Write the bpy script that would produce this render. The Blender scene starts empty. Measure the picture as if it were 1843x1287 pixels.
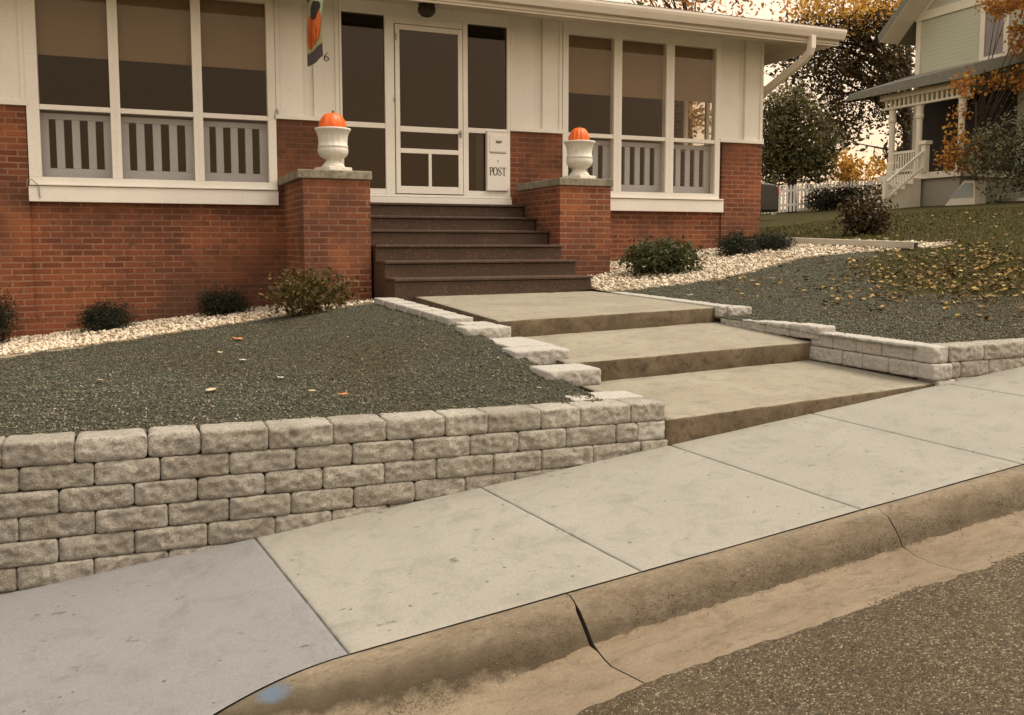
import bpy, bmesh, math, random
import numpy as np
from mathutils import Vector, Matrix
random.seed(7); rng = np.random.default_rng(11)
S = bpy.context.scene
COL = S.collection
# ------------------------------------------------------------------ camera model (camera stands at the origin)
F, PX, PY = 1613.0, 930.0, 575.0
PITCH = -math.atan((575-438)/F); YAW = math.atan((930-250)/F)
fw = Vector((math.sin(YAW)*math.cos(PITCH), math.cos(YAW)*math.cos(PITCH), math.sin(PITCH)))
rt = Vector((math.cos(YAW), -math.sin(YAW), 0)); upv = rt.cross(fw)
def ray(x, y): return fw + rt*((x-PX)/F) - upv*((y-PY)/F)
def onY(x, y, Y): r = ray(x, y); return r*(Y/r.y)
def onX(x, y, X): r = ray(x, y); return r*(X/r.x)
def smooth(t): t = min(1, max(0, t)); return t*t*(3-2*t)
# ------------------------------------------------------------------ terrain
def zh(X):
    if X < -9: return -.93-.945
    if X < 14: return -.93+.105*X
    if X < 23: return .54+.0755*(X-14)
    if X < 32: return 1.22+.0755*(X-23)-.0042*(X-23)**2
    return 1.22+.0755*9-.0042*81
def zs(X): return -1.435+.106*max(-14, min(X, 22))
def f0(X):
    if X < 3.5: return -.862-.0145*(max(X, -6)+.57)
    return max(-.695, zs(X)+.03)
EDGE = [(4.3, -.912), (4.6, -.890), (5.0, -.842), (5.6, -.780), (6.4, -.705), (7.0, -.664), (9.0, -.605), (9.6, -.640), (10.4, -.68)]
def edge_z(Y):
    for (a, za), (b, zb) in zip(EDGE, EDGE[1:]):
        if Y <= b: return za+(zb-za)*max(0, (Y-a))/(b-a)
    return EDGE[-1][1]
def T(X, Y):
    a = zh(X)
    if Y >= 10.4: return a
    t = max(0, (Y-4.4)/6.0)
    if X < 3.5: t2 = t**1.0
    else: t2 = smooth(t)*.5+t*.5
    z = f0(X)*(1-t2)+a*t2
    if X < 3.5:                               # soil heaped up a little beside the walk
        w = math.exp(-(max(0, 2.42-X)/.75)**2)
        z = z*(1-w)+w*edge_z(Y)
    else:
        z -= .04*math.exp(-((X-4.7)/.8)**2)*math.sin(math.pi*min(1, t))
    return z
def onT(px, py, y0=4.4, y1=60):
    r = ray(px, py); prev = None
    Y = y0
    while Y < y1:
        p = r*(Y/r.y)
        if p.z <= T(p.x, Y):
            return Vector((p.x, Y, T(p.x, Y)))
        Y += .02 if Y < 14 else .08
    return r*(y1/r.y)
# ------------------------------------------------------------------ object helpers
def tag(o, label=None, cat=None, group=None, kind=None):
    if label: o['label'] = label
    if cat: o['category'] = cat
    if group: o['group'] = group
    if kind: o['kind'] = kind
    return o
def thing(name, label, cat, loc=(0, 0, 0), group=None):
    o = bpy.data.objects.new(name, None); o.empty_display_size = .2
    COL.objects.link(o); o.location = loc
    return tag(o, label, cat, group)
def link(name, me, mat, parent=None, smooth_=False):
    o = bpy.data.objects.new(name, me); COL.objects.link(o)
    for m in (mat if isinstance(mat, (list, tuple)) else [mat]):
        if m: me.materials.append(m)
    if parent:
        o.parent = parent
        M = Matrix.Translation(parent.location); q = parent.parent
        while q: M = M @ Matrix.Translation(q.location); q = q.parent
        o.matrix_parent_inverse = M.inverted() if parent.type == 'EMPTY' else Matrix.Identity(4)
    if smooth_:
        me.polygons.foreach_set('use_smooth', [True]*len(me.polygons))
    return o
class MB:
    def __init__(s): s.v = []; s.f = []; s.mi = []
    def add(s, v, f, mi=0):
        n = len(s.v); s.v += [tuple(p) for p in v]; s.f += [tuple(i+n for i in q) for q in f]; s.mi += [mi]*len(f)
    def box(s, x0, x1, y0, y1, z0, z1, mi=0):
        v = [(x0,y0,z0),(x1,y0,z0),(x1,y1,z0),(x0,y1,z0),(x0,y0,z1),(x1,y0,z1),(x1,y1,z1),(x0,y1,z1)]
        s.add(v, [(0,3,2,1),(4,5,6,7),(0,1,5,4),(1,2,6,5),(2,3,7,6),(3,0,4,7)], mi); return s
    def hexa(s, v8, mi=0):
        s.add(v8, [(0,3,2,1),(4,5,6,7),(0,1,5,4),(1,2,6,5),(2,3,7,6),(3,0,4,7)], mi); return s
    def prism(s, poly, d, mi=0):              # planar polygon extruded by vector d
        n = len(poly); d = Vector(d); a = [Vector(p) for p in poly]; b = [p+d for p in a]
        s.add(a+b, [tuple(range(n))[::-1], tuple(range(n, 2*n))]+[(i, (i+1) % n, n+(i+1) % n, n+i) for i in range(n)], mi); return s
    def tube(s, pts, rad, n=8, mi=0, cap=True, sq=None):
        pts = [Vector(p) for p in pts]
        if not isinstance(rad, (list, tuple)): rad = [rad]*len(pts)
        rings = []; ref = None
        for i, p in enumerate(pts):
            t = (pts[min(i+1, len(pts)-1)]-pts[max(i-1, 0)]).normalized()
            if ref is None: ref = Vector((0, 0, 1)) if abs(t.z) < .9 else Vector((1, 0, 0))
            a = (ref-t*ref.dot(t)).normalized(); b = t.cross(a); ref = a
            if sq: rings.append([p+a*(sq[1]*u)+b*(sq[0]*w) for u, w in ((-1,-1),(-1,1),(1,1),(1,-1))])
            else: rings.append([p+(a*math.cos(2*math.pi*k/n)+b*math.sin(2*math.pi*k/n))*rad[i] for k in range(n)])
        m = len(rings[0]); v = [q for r in rings for q in r]
        f = [(i*m+k, i*m+(k+1) % m, (i+1)*m+(k+1) % m, (i+1)*m+k) for i in range(len(rings)-1) for k in range(m)]
        if cap: f += [tuple(range(m))[::-1], tuple((len(rings)-1)*m+k for k in range(m))]
        s.add(v, f, mi); return s
    def lathe(s, prof, c, n=32, mi=0):
        c = Vector(c); v = []; f = []
        for r, z in prof:
            v += [c+Vector((r*math.cos(2*math.pi*k/n), r*math.sin(2*math.pi*k/n), z)) for k in range(n)]
        for i in range(len(prof)-1):
            f += [(i*n+k, i*n+(k+1) % n, (i+1)*n+(k+1) % n, (i+1)*n+k) for k in range(n)]
        f += [tuple(range(n))[::-1], tuple((len(prof)-1)*n+k for k in range(n))]
        s.add(v, f, mi); return s
    def build(s, name, mat, parent=None, bevel=0, smooth_=False, seg=2):
        me = bpy.data.meshes.new(name); me.from_pydata(s.v, [], s.f)
        me.polygons.foreach_set('material_index', s.mi)
        bm = bmesh.new(); bm.from_mesh(me)
        bmesh.ops.recalc_face_normals(bm, faces=bm.faces)
        bm.to_mesh(me); bm.free()
        o = link(name, me, mat, parent, smooth_)
        if bevel:
            b = o.modifiers.new('bevel', 'BEVEL'); b.width = bevel; b.segments = seg; b.limit_method = 'ANGLE'
        return o
def mesh_np(name, V, Fc, mat, parent=None, smooth_=False):
    V = np.asarray(V, np.float32); Fc = np.asarray(Fc, np.int32)
    me = bpy.data.meshes.new(name); n, k = Fc.shape
    me.vertices.add(len(V)); me.vertices.foreach_set('co', V.ravel())
    me.loops.add(n*k); me.loops.foreach_set('vertex_index', Fc.ravel())
    me.polygons.add(n); me.polygons.foreach_set('loop_start', np.arange(0, n*k, k, dtype=np.int32))
    me.update(calc_edges=True); me.validate()
    return link(name, me, mat, parent, smooth_)
# ------------------------------------------------------------------ materials
class NT:
    def __init__(s, name):
        s.m = bpy.data.materials.new(name); s.m.use_nodes = True; s.t = s.m.node_tree
        s.b = s.t.nodes['Principled BSDF']; s.out = s.t.nodes['Material Output']
        s.b.inputs['Specular IOR Level'].default_value = .3
    def n(s, typ, ins={}, **kw):
        q = s.t.nodes.new(typ)
        for k, v in kw.items(): setattr(q, k, v)
        for k, v in ins.items(): s.set(q.inputs[k], v)
        return q
    def set(s, sock, v):
        if hasattr(v, 'links') or isinstance(v, bpy.types.NodeSocket): s.t.links.new(v, sock)
        else:
            if isinstance(v, tuple) and len(v) == 3 and sock.type == 'RGBA': v = v+(1,)
            sock.default_value = v
    def obj(s): return s.n('ShaderNodeTexCoord').outputs['Object']
    def noise(s, scale, detail=4, rough=.55, vec=None, dist=0):
        q = s.n('ShaderNodeTexNoise', {'Scale': scale, 'Detail': detail, 'Roughness': rough, 'Distortion': dist})
        s.set(q.inputs['Vector'], vec if vec is not None else s.obj()); return q.outputs['Fac']
    def ramp(s, fac, stops, interp='LINEAR'):
        q = s.n('ShaderNodeValToRGB'); s.set(q.inputs['Fac'], fac); e = q.color_ramp.elements
        q.color_ramp.interpolation = interp
        while len(e) < len(stops): e.new(.5)
        for i, (p, c) in enumerate(stops):
            e[i].position = p; e[i].color = (c+(1,)) if isinstance(c, tuple) else (c, c, c, 1)
        return q.outputs['Color']
    def mix(s, fac, a, b, mode='MIX'):
        q = s.n('ShaderNodeMix', data_type='RGBA', blend_type=mode)
        s.set(q.inputs[0], fac); s.set(q.inputs[6], a); s.set(q.inputs[7], b); return q.outputs[2]
    def math(s, op, a, b=0.0):
        q = s.n('ShaderNodeMath', operation=op); s.set(q.inputs[0], a); s.set(q.inputs[1], b); return q.outputs[0]
    def bump(s, h, strength=.3, dist=.01, nrm=None):
        q = s.n('ShaderNodeBump', {'Strength': strength, 'Distance': dist}); s.set(q.inputs['Height'], h)
        if nrm is not None: s.set(q.inputs['Normal'], nrm)
        return q.outputs['Normal']
    def island(s): return s.n('ShaderNodeNewGeometry').outputs['Random Per Island']
    def fin(s, col, rough=.8, nrm=None, spec=None):
        s.set(s.b.inputs['Base Color'], col); s.set(s.b.inputs['Roughness'], rough)
        if nrm is not None: s.set(s.b.inputs['Normal'], nrm)
        if spec is not None: s.b.inputs['Specular IOR Level'].default_value = spec
        return s.m
def dk(c, k): return tuple(x*k for x in c)
def m_paint(name, col, dirt=.10, rough=.5, scale=2.0):
    t = NT(name); a = t.noise(scale, 5, .6); b = t.noise(40, 3)
    c = t.mix(t.ramp(a, [(.35, 0.0), (.75, 1.0)]), col, dk(col, 1-dirt*1.6))
    c = t.mix(t.ramp(b, [(.55, 0.0), (.85, .35)]), c, dk((.35,.28,.2), 1))
    return t.fin(c, rough, t.bump(t.noise(25, 4), .12, .004), .35)
def m_brick(name):
    t = NT(name); g = t.obj(); sp = t.n('ShaderNodeSeparateXYZ', {0: g}).outputs
    cb = t.n('ShaderNodeCombineXYZ', {0: t.math('ADD', sp[0], sp[1]), 1: sp[2], 2: 0.0}).outputs[0]
    wob = t.n('ShaderNodeTexNoise', {'Scale': 2.2, 'Detail': 3.0}); t.set(wob.inputs['Vector'], cb)
    wv = t.n('ShaderNodeVectorMath', operation='SCALE'); t.set(wv.inputs[0], wob.outputs['Color']); wv.inputs['Scale'].default_value = .012
    v2 = t.n('ShaderNodeVectorMath', operation='ADD'); t.set(v2.inputs[0], cb); t.set(v2.inputs[1], wv.outputs[0])
    def bt(c1, c2, cm, msz=.010):
        q = t.n('ShaderNodeTexBrick', {'Scale': 1.0, 'Mortar Size': msz, 'Mortar Smooth': .25, 'Bias': 0.0, 'Brick Width': .213, 'Row Height': .0685})
        q.offset = .5; t.set(q.inputs['Vector'], v2.outputs[0])
        t.set(q.inputs['Color1'], c1); t.set(q.inputs['Color2'], c2); t.set(q.inputs['Mortar'], cm); return q
    q = bt(BRICK1, BRICK2, MORTAR)
    big = t.noise(.9, 4, .6); fine = t.noise(45, 4, .7)
    mask = t.math('SUBTRACT', 1.0, q.outputs['Fac'])
    c = t.mix(t.ramp(fine, [(.3, 0.0), (.8, .55)]), q.outputs['Color'], dk(BRICK2, .55))
    c = t.mix(t.ramp(big, [(.42, 0.0), (.62, .72)]), c, (.088, .045, .030))
    c = t.mix(t.ramp(t.noise(1.7, 3), [(.48, 0.0), (.7, .5)]), c, (.36, .135, .055))
    grim = t.noise(7, 5, .7)
    c = t.mix(t.ramp(grim, [(.58, 0.0), (.68, .6)]), c, (.065, .040, .028))
    h = t.math('ADD', t.math('MULTIPLY', mask, 1.0), t.math('MULTIPLY', fine, .35))
    return t.fin(c, .85, t.bump(h, .7, .008), .2)
def m_concrete(name, col, stain, amt=.5, sc=1.0, bump=.25, pit=.5, marks=0.0, light=0.0, stretch=None):
    t = NT(name); vec = t.obj()
    if stretch:
        mp = t.n('ShaderNodeMapping'); t.set(mp.inputs['Vector'], vec); mp.inputs['Scale'].default_value = stretch; vec = mp.outputs[0]
    a = t.noise(1.3*sc, 9, .72, vec, .4); b = t.noise(7*sc, 9, .75, vec, .6); f = t.noise(170, 5, .8); g = t.noise(38*sc, 7, .8, vec); h_ = t.noise(70, 4, .8)
    c = t.mix(t.ramp(a, [(.35, 0.0), (.68, amt)]), col, stain)
    c = t.mix(t.ramp(b, [(.50, 0.0), (.66, amt*.9)]), c, dk(stain, .75))
    c = t.mix(t.ramp(f, [(.34, .45), (.50, 0.0)]), c, dk(stain, .45))
    c = t.mix(t.ramp(h_, [(.52, 0.0), (.70, .35)]), c, tuple(min(.8, x*1.35) for x in col))
    c = t.mix(t.ramp(g, [(.60, 0.0), (.66, pit)]), c, dk(stain, .45))
    if light: c = t.mix(t.ramp(t.noise(16*sc, 7, .8, vec), [(.60, 0.0), (.67, light)]), c, tuple(min(.8, x*1.7) for x in col))
    if marks:
        mp = t.n('ShaderNodeMapping'); t.set(mp.inputs['Vector'], t.obj()); mp.inputs['Scale'].default_value = (2.2, 5.0, 2.0); mp.inputs['Rotation'].default_value = (0, 0, .25)
        mk = t.noise(3.1, 3, .6, mp.outputs[0], .8); mk2 = t.noise(30, 4, .7)
        m1 = t.math('MULTIPLY', t.ramp(mk, [(.66, 0.0), (.72, 1.0)]), t.ramp(mk2, [(.42, 0.0), (.6, 1.0)]))
        c = t.mix(t.math('MULTIPLY', m1, marks), c, dk(stain, .28))
        sp_ = t.n('ShaderNodeTexVoronoi', {'Scale': 9.0}); t.set(sp_.inputs['Vector'], t.obj())
        c = t.mix(t.math('MULTIPLY', t.ramp(sp_.outputs['Distance'], [(.045, 1.0), (.075, 0.0)]), marks), c, dk(stain, .3))
    h = t.math('ADD', t.math('MULTIPLY', f, .6), t.math('MULTIPLY', g, .8))
    return t.fin(c, .9, t.bump(h, bump, .007), .2)
def m_speck(name, stops, rough=.85, bump=.0, shade=0):
    t = NT(name); c = t.ramp(t.island(), stops, 'LINEAR')
    if shade: c = t.mix(t.ramp(t.noise(shade, 3), [(.35, 0.0), (.7, .6)]), c, t.mix(1.0, c, (.62,.5,.38), 'MULTIPLY'))
    return t.fin(c, rough, t.bump(t.noise(60, 3), bump, .01) if bump else None, .25)
def m_leaf(name, stops, trans=.35):
    t = NT(name); c = t.ramp(t.island(), stops)
    t.fin(c, .6, None, .25)
    tr = t.n('ShaderNodeBsdfTranslucent', {'Color': c}); mx = t.n('ShaderNodeMixShader', {0: trans})
    t.set(mx.inputs[1], t.b.outputs[0]); t.set(mx.inputs[2], tr.outputs[0]); t.set(t.out.inputs[0], mx.outputs[0]); return t.m
def m_plain(name, col, rough=.7, var=.25, sc=6, bump=.1, spec=.3):
    t = NT(name); c = t.mix(t.ramp(t.noise(sc, 5, .6), [(.3, 0.0), (.75, var)]), col, dk(col, .45))
    return t.fin(c, rough, t.bump(t.noise(sc*8, 4), bump, .004), spec)
def m_glass(name, tint=(.9,.9,.88), refl=1.0):
    t = NT(name); fr = t.n('ShaderNodeFresnel', {'IOR': 1.5})
    tb = t.n('ShaderNodeBsdfTransparent', {'Color': tint}); gl = t.n('ShaderNodeBsdfGlossy', {'Color': (1.0,.86,.72), 'Roughness': .03})
    t.set(gl.inputs['Normal'], t.bump(t.noise(1.2, 2), .03, .02))
    mx = t.n('ShaderNodeMixShader', {0: t.math('MULTIPLY', fr.outputs[0], refl)})
    t.set(mx.inputs[1], tb.outputs[0]); t.set(mx.inputs[2], gl.outputs[0]); t.set(t.out.inputs[0], mx.outputs[0]); return t.m
BRICK1 = (.285, .088, .043); BRICK2 = (.150, .048, .026); MORTAR = (.33, .19, .115)
M = {}
M['white'] = m_paint('white_paint', (.82, .79, .72), .06)
M['white2'] = m_paint('white_panel_paint', (.80, .77, .70), .09, .55, 1.2)
M['recess'] = m_paint('grey_batten_paint', (.55, .53, .49), .08)
M['soffit'] = m_paint('soffit_paint', (.60, .54, .45), .1, .6, 1.0)
M['greypaint'] = m_paint('grey_railing_paint', (.50, .53, .59), .08, .5)
M['brick'] = m_brick('brick')
M['cap'] = m_concrete('pier_cap_concrete', (.33, .295, .225), (.10, .095, .06), .9, 2.2, .3, .6)
M['brown'] = m_paint('brown_step_paint', (.066, .036, .022), .22, .5, 3)
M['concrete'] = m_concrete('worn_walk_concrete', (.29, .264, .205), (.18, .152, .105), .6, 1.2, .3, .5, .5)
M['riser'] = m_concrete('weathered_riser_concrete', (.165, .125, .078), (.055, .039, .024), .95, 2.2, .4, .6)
M['walk'] = m_concrete('sidewalk_concrete', (.282, .270, .232), (.205, .195, .162), .5, .8, .2, .25, .8)
M['walk2'] = m_concrete('new_sidewalk_concrete', (.215, .211, .210), (.158, .152, .15), .5, .8, .2, .2, .8)
M['kerb'] = m_concrete('old_kerb_concrete', (.275, .225, .158), (.13, .098, .062), .8, 1.8, .8, .7, .3, .8, (1.0, 2.2, 2.2))
def kerb_grime(m):
    t = m.node_tree; b = t.nodes['Principled BSDF']; old = b.inputs['Base Color'].links[0].from_socket
    N = t.nodes.new; L = t.links.new
    tc = N('ShaderNodeTexCoord'); sp = N('ShaderNodeSeparateXYZ'); L(tc.outputs['Object'], sp.inputs[0])
    no = N('ShaderNodeTexNoise'); no.inputs['Scale'].default_value = 9; no.inputs['Detail'].default_value = 7; no.inputs['Roughness'].default_value = .75; L(tc.outputs['Object'], no.inputs['Vector'])
    ma = N('ShaderNodeMath'); ma.operation = 'MULTIPLY_ADD'; L(no.outputs['Fac'], ma.inputs[0]); ma.inputs[1].default_value = .13; L(sp.outputs[1], ma.inputs[2])
    cr = N('ShaderNodeValToRGB'); mr = N('ShaderNodeMapRange'); L(ma.outputs[0], mr.inputs[0]); mr.inputs[1].default_value = 2.74; mr.inputs[2].default_value = 3.0
    L(mr.outputs[0], cr.inputs[0]); e = cr.color_ramp.elements; e[0].position = .08; e[0].color = (0,0,0,1); e[1].position = .85; e[1].color = (0,0,0,1)
    for p, v in ((.22, .95), (.38, .75), (.55, .35)):
        q = e.new(p); q.color = (v, v, v, 1)
    mx = N('ShaderNodeMix'); mx.data_type = 'RGBA'; L(cr.outputs[0], mx.inputs[0]); L(old, mx.inputs[6]); mx.inputs[7].default_value = (.060, .045, .027, 1)
    # a sprayed blue utility mark near the drive
    vd = N('ShaderNodeVectorMath'); vd.operation = 'DISTANCE'; L(tc.outputs['Object'], vd.inputs[0]); vd.inputs[1].default_value = BLUE
    m2 = N('ShaderNodeMath'); m2.operation = 'MULTIPLY_ADD'; L(no.outputs['Fac'], m2.inputs[0]); m2.inputs[1].default_value = .12; L(vd.outputs['Value'], m2.inputs[2])
    c2 = N('ShaderNodeValToRGB'); L(m2.outputs[0], c2.inputs[0]); c2.color_ramp.elements[0].position = .075; c2.color_ramp.elements[0].color = (.85,.85,.85,1); c2.color_ramp.elements[1].position = .125; c2.color_ramp.elements[1].color = (0,0,0,1)
    m3 = N('ShaderNodeMix'); m3.data_type = 'RGBA'; L(c2.outputs[0], m3.inputs[0]); L(mx.outputs[2], m3.inputs[6]); m3.inputs[7].default_value = (.10, .15, .21, 1)
    L(m3.outputs[2], b.inputs['Base Color'])
BLUE = tuple(onY(488, 1243, 2.83))
kerb_grime(M['kerb'])
M['pan'] = m_concrete('gutter_pan_concrete', (.25, .20, .14), (.15, .11, .07), .8, 1.4, .6, .7, .3, .35, (1.0, 2.0, 2.0))
M['joint'] = m_plain('joint_dirt', (.05, .04, .03))
M['glass'] = m_glass('window_glass', (.96,.955,.94), .42)
M['screen'] = m_glass('screen_door_glass', (.55, .52, .47), .75)
M['shade'] = m_plain('roller_shade_cloth', (.235, .172, .105), .9, .15, 3)
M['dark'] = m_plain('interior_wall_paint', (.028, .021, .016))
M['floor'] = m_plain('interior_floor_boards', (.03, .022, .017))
M['roof'] = m_plain('asphalt_shingle', (.17, .15, .135), .95, .5, 9, .5)
M['gutter'] = m_paint('gutter_aluminium', (.76, .70, .60), .10, .4, 1.0)
M['urn'] = m_concrete('cast_stone_white', (.72, .69, .61), (.45, .41, .33), .45, 5, .35, .35)
M['black'] = m_plain('black_metal', (.02, .018, .016), .5, .2)
M['ink'] = m_plain('dark_lettering', (.10, .085, .07), .6, .1)
M['metal'] = m_plain('grey_metal', (.30, .29, .27), .4)
# ================================================================== STREET, KERB, SIDEWALK
CF = .02
def pl(X, Y): return zs(X)+CF*(Y-4.29)
def kback(X):                     # back edge of the kerb bends to the driveway on the left
    return 2.945-.55*smooth((.62-X)/1.25)**1.15 if X < .62 else 2.945
def kface(X): return 2.78-.10*smooth((1.7-X)/1.0)-.30*smooth((.75-X)/1.1)
def kh(X): return .13*(1-.75*smooth((.35-X)/1.2))
def grid(name, us, vs, fn, mat, parent=None, kind='structure', mi=None, sm=True, skip=None):
    V = [fn(u, v) for u in us for v in vs]; n = len(vs); Fc = []; mm = []
    for i in range(len(us)-1):
        for j in range(n-1):
            if skip and skip(.5*(us[i]+us[i+1]), .5*(vs[j]+vs[j+1])): continue
            Fc.append((i*n+j, (i+1)*n+j, (i+1)*n+j+1, i*n+j+1))
            if mi: mm.append(mi(.5*(us[i]+us[i+1]), .5*(vs[j]+vs[j+1])))
    o = mesh_np(name, V, Fc, mat, parent, sm)
    if mi: o.data.polygons.foreach_set('material_index', mm)
    if kind and not parent: o['kind'] = kind
    return o
def lin(a, b, n): return list(np.linspace(a, b, n))
from mathutils import noise as MN
def nz(x, y, z=0, s=1): return MN.noise(Vector((x*s, y*s, z*s)))
# slabs of the sidewalk, with real joints between them
JB = [-5.3, -4.15, -3.0, -1.85, -.70, .468, 1.607, 2.757, 3.77, 4.88, 5.98, 7.1, 8.2, 9.3, 10.4]
JF = [-5.2, -4.05, -2.9, -1.75, -.58, .620, 1.770, 2.877, 3.871, 5.00, 6.10, 7.2, 8.3, 9.4, 10.5]
Vs, Fs, Ms = [], [], []
for k in range(len(JB)-1):
    n0 = len(Vs); NU, NV = 26, 26; g = .0025
    def sv(i, j):
        u = i/(NU-1); v = j/(NV-1)
        yb = 4.285; xb = JB[k]+g+(JB[k+1]-JB[k]-2*g)*u; xf = JF[k]+g+(JF[k+1]-JF[k]-2*g)*u
        X = xf*(1-v)+xb*v; Y = (kback(X)+.006)*(1-v)+yb*v
        return X, Y
    us = [0, .007, .02]+[i/20 for i in range(1, 20)]+[.98, .993, 1]
    NU = len(us)
    for u in us:
        for v in us:
            xb = JB[k]+g+(JB[k+1]-JB[k]-2*g)*u; xf = JF[k]+g+(JF[k+1]-JF[k]-2*g)*u
            X = xf*(1-v)+xb*v; Y = (kback(X)+.006)*(1-v)+4.285*v
            X += .003*nz(Y*9, k, 3)*(1 if u in (0, 1) else .3)
            e = .004 if (u in (0, 1) or v == 0) else (.0008 if u in (.007, .993) or v == .007 else 0)
            Vs.append((X, Y, pl(X, Y)-e+.0018*nz(X, Y, 5, 3)))
    for i in range(NU-1):
        for j in range(NU-1):
            Fs.append((n0+i*NU+j, n0+(i+1)*NU+j, n0+(i+1)*NU+j+1, n0+i*NU+j+1)); Ms.append(1 if k <= 4 else 0)
    # slab edges
    for a, b in (((0, 0), (0, NU-1)), ((NU-1, 0), (NU-1, NU-1))):
        i = a[0]; m0 = len(Vs)
        for j in range(NU): x, y, z = Vs[n0+i*NU+j]; Vs.append((x, y, z-.05))
        for j in range(NU-1): Fs.append((n0+i*NU+j, n0+i*NU+j+1, m0+j+1, m0+j)); Ms.append(1 if k <= 4 else 0)
sw = mesh_np('sidewalk', Vs, Fs, [M['walk'], M['walk2']], None, True); sw.data.polygons.foreach_set('material_index', Ms); sw['kind'] = 'structure'
us = lin(-6, 11, 120)
grid('sidewalk_bed', us, [0, .5, 1.0], lambda X, v: (X, kback(X)-.03+(4.34-kback(X))*v, pl(X, kback(X)+(4.29-kback(X))*v)-.022), M['joint'])
# kerb and gutter: one swept profile, parted at two open joints
PR = [(-.004,-.05), (-.004,-.012), (.006,-.002), (.03,0), (.05,-.002)]
def kprof(X):
    kb, kf, h = kback(X), kface(X), kh(X); w = kb-kf
    pts = [(kb-.004, -.06), (kb-.004, -.010), (kb-.012, 0), (kb-.035, .003), (kb-.07, .001)]
    for q in (.50, .60, .70, .80, .88, .95, 1.0):
        t = (q-.42)/.58; pts.append((kb-w*q, -h*(t**1.55)))
    pts += [(kf-.03, -h-.012), (kf-.07, -h-.018), (kf-.13, -h-.016), (kf-.20, -h-.010), (kf-.33, -h+.006), (kf-.36, -h+.0)]
    return pts
NP = len(kprof(1.0))
kx = sorted(set([round(x, 4) for x in np.arange(-6, 11, .03)]))
CR = [(1.435, .008), (2.93, .003), (-1.6, .004), (4.5, .004), (6.0, .004)]
Vs, Fs, Ms = [], [], []
def crackx(Xc, Y, z): return Xc+(.055 if Xc == 1.435 else .03)*((2.95-Y)/.5)+.018*nz(Y, Xc, 0, 9)
segs = [-6.0]+sorted(c[0] for c in CR)+[11.0]; gap = dict(CR)
for si in range(len(segs)-1):
    a, b = segs[si], segs[si+1]; n = max(3, int((b-a)/.03)); base = len(Vs)
    for i in range(n+1):
        u = i/n
        for j, (Y, dz) in enumerate(kprof(a+(b-a)*u)):
            xa = crackx(a, Y, dz)+gap.get(a, 0)*(1.0 if 5 < j < 12 else .35) if a > -6 else a
            xb = crackx(b, Y, dz)-gap.get(b, 0)*(1.0 if 5 < j < 12 else .35) if b < 11 else b
            X = xa+(xb-xa)*u
            r = 0
            if 3 <= j <= 12:
                r = .006*nz(X, Y, dz, 14)+.010*min(0, nz(X*1.0, Y*2, 4, 7)+.25)
                if j in (10, 11, 12): r += .010*nz(X, Y, 2, 22)
                if j == 4 and nz(X, 0, 9, 2.3) > .32: r -= .012
            ed = -.004 if i in (0, n) and a > -6 and b < 11 else 0
            Vs.append((X, Y+r*.6, pl(X, Y)+dz+r+ed*(1 if 3 < j < NP-2 else 0)))
    for i in range(n):
        for j in range(NP-1):
            Fs.append((base+i*NP+j, base+(i+1)*NP+j, base+(i+1)*NP+j+1, base+i*NP+j+1)); Ms.append(0 if j < 11 else 1)
    for i in (0, n):
        m0 = len(Vs)
        for j in range(NP): x, y, z = Vs[base+i*NP+j]; Vs.append((x, y, z)); Vs.append((x, y, z-.09))
        for j in range(NP-1): Fs.append((m0+2*j, m0+2*j+2, m0+2*j+3, m0+2*j+1)); Ms.append(2)
kb_ = mesh_np('kerb', Vs, Fs, [M['kerb'], M['pan'], M['joint']], None, True); kb_.data.polygons.foreach_set('material_index', Ms); kb_['kind'] = 'structure'
grid('kerb_bed', us, [0, 1], lambda X, v: (X, kface(X)-.4+(kback(X)-kface(X)+.4)*v, pl(X, 2.6)-.30+v*.10), M['joint'])
# asphalt street
t = NT('asphalt'); f1 = t.n('ShaderNodeTexVoronoi', {'Scale': 150.0}); t.set(f1.inputs['Vector'], t.obj())
f2 = t.noise(230, 3, .7); a = t.noise(1.1, 5, .6); b = t.noise(6, 4)
sp = t.n('ShaderNodeSeparateColor', {0: f1.outputs['Color']}).outputs[0]
c = t.ramp(sp, [(.0, (.055,.041,.024)), (.45, (.105,.078,.046)), (.87, (.165,.124,.075)), (.98, (.34,.28,.20))])
c = t.mix(t.ramp(a, [(.35, 0.0), (.7, .6)]), c, t.mix(1.0, c, (.66,.63,.62), 'MULTIPLY'))
c = t.mix(t.ramp(b, [(.5, 0.0), (.75, .4)]), c, (.11,.075,.042))
h = t.math('ADD', t.math('MULTIPLY', f1.outputs['Distance'], -1.0), t.math('MULTIPLY', f2, .4))
M['asphalt'] = t.fin(c, .9, t.bump(h, .9, .012), .25)
def aspz(X, Y): return pl(X, 2.43)-kh(X)-.004+.0*(X)-.012*(2.43-Y)*(-1) + .004*nz(X, Y, 0, 4)
ys = [0, .004, .012, .03, .06]+[.1+.06*i for i in range(20)]+[1.6, 2.5, 4, 6, 9, 12]
def asp(X, v):
    e = kface(X)-.312+.016*nz(X, 0, 1, 5)+.014*nz(X, 3, 1, 17)+.010*nz(X, 3, 5, 45)+.03*max(0, nz(X, 7, 1, 2)-.1)
    Y = e-v; z = pl(X, e)-kh(X)+.008-.02*min(v, 0)+.02*v
    if v == 0: z -= .03
    elif v < .01: z -= .012
    elif v < .02: z -= .005
    return (X, Y, z+.003*nz(X, Y, 0, 9))
grid('street', lin(-9, 12, 500), ys, asp, M['asphalt'])
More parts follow.
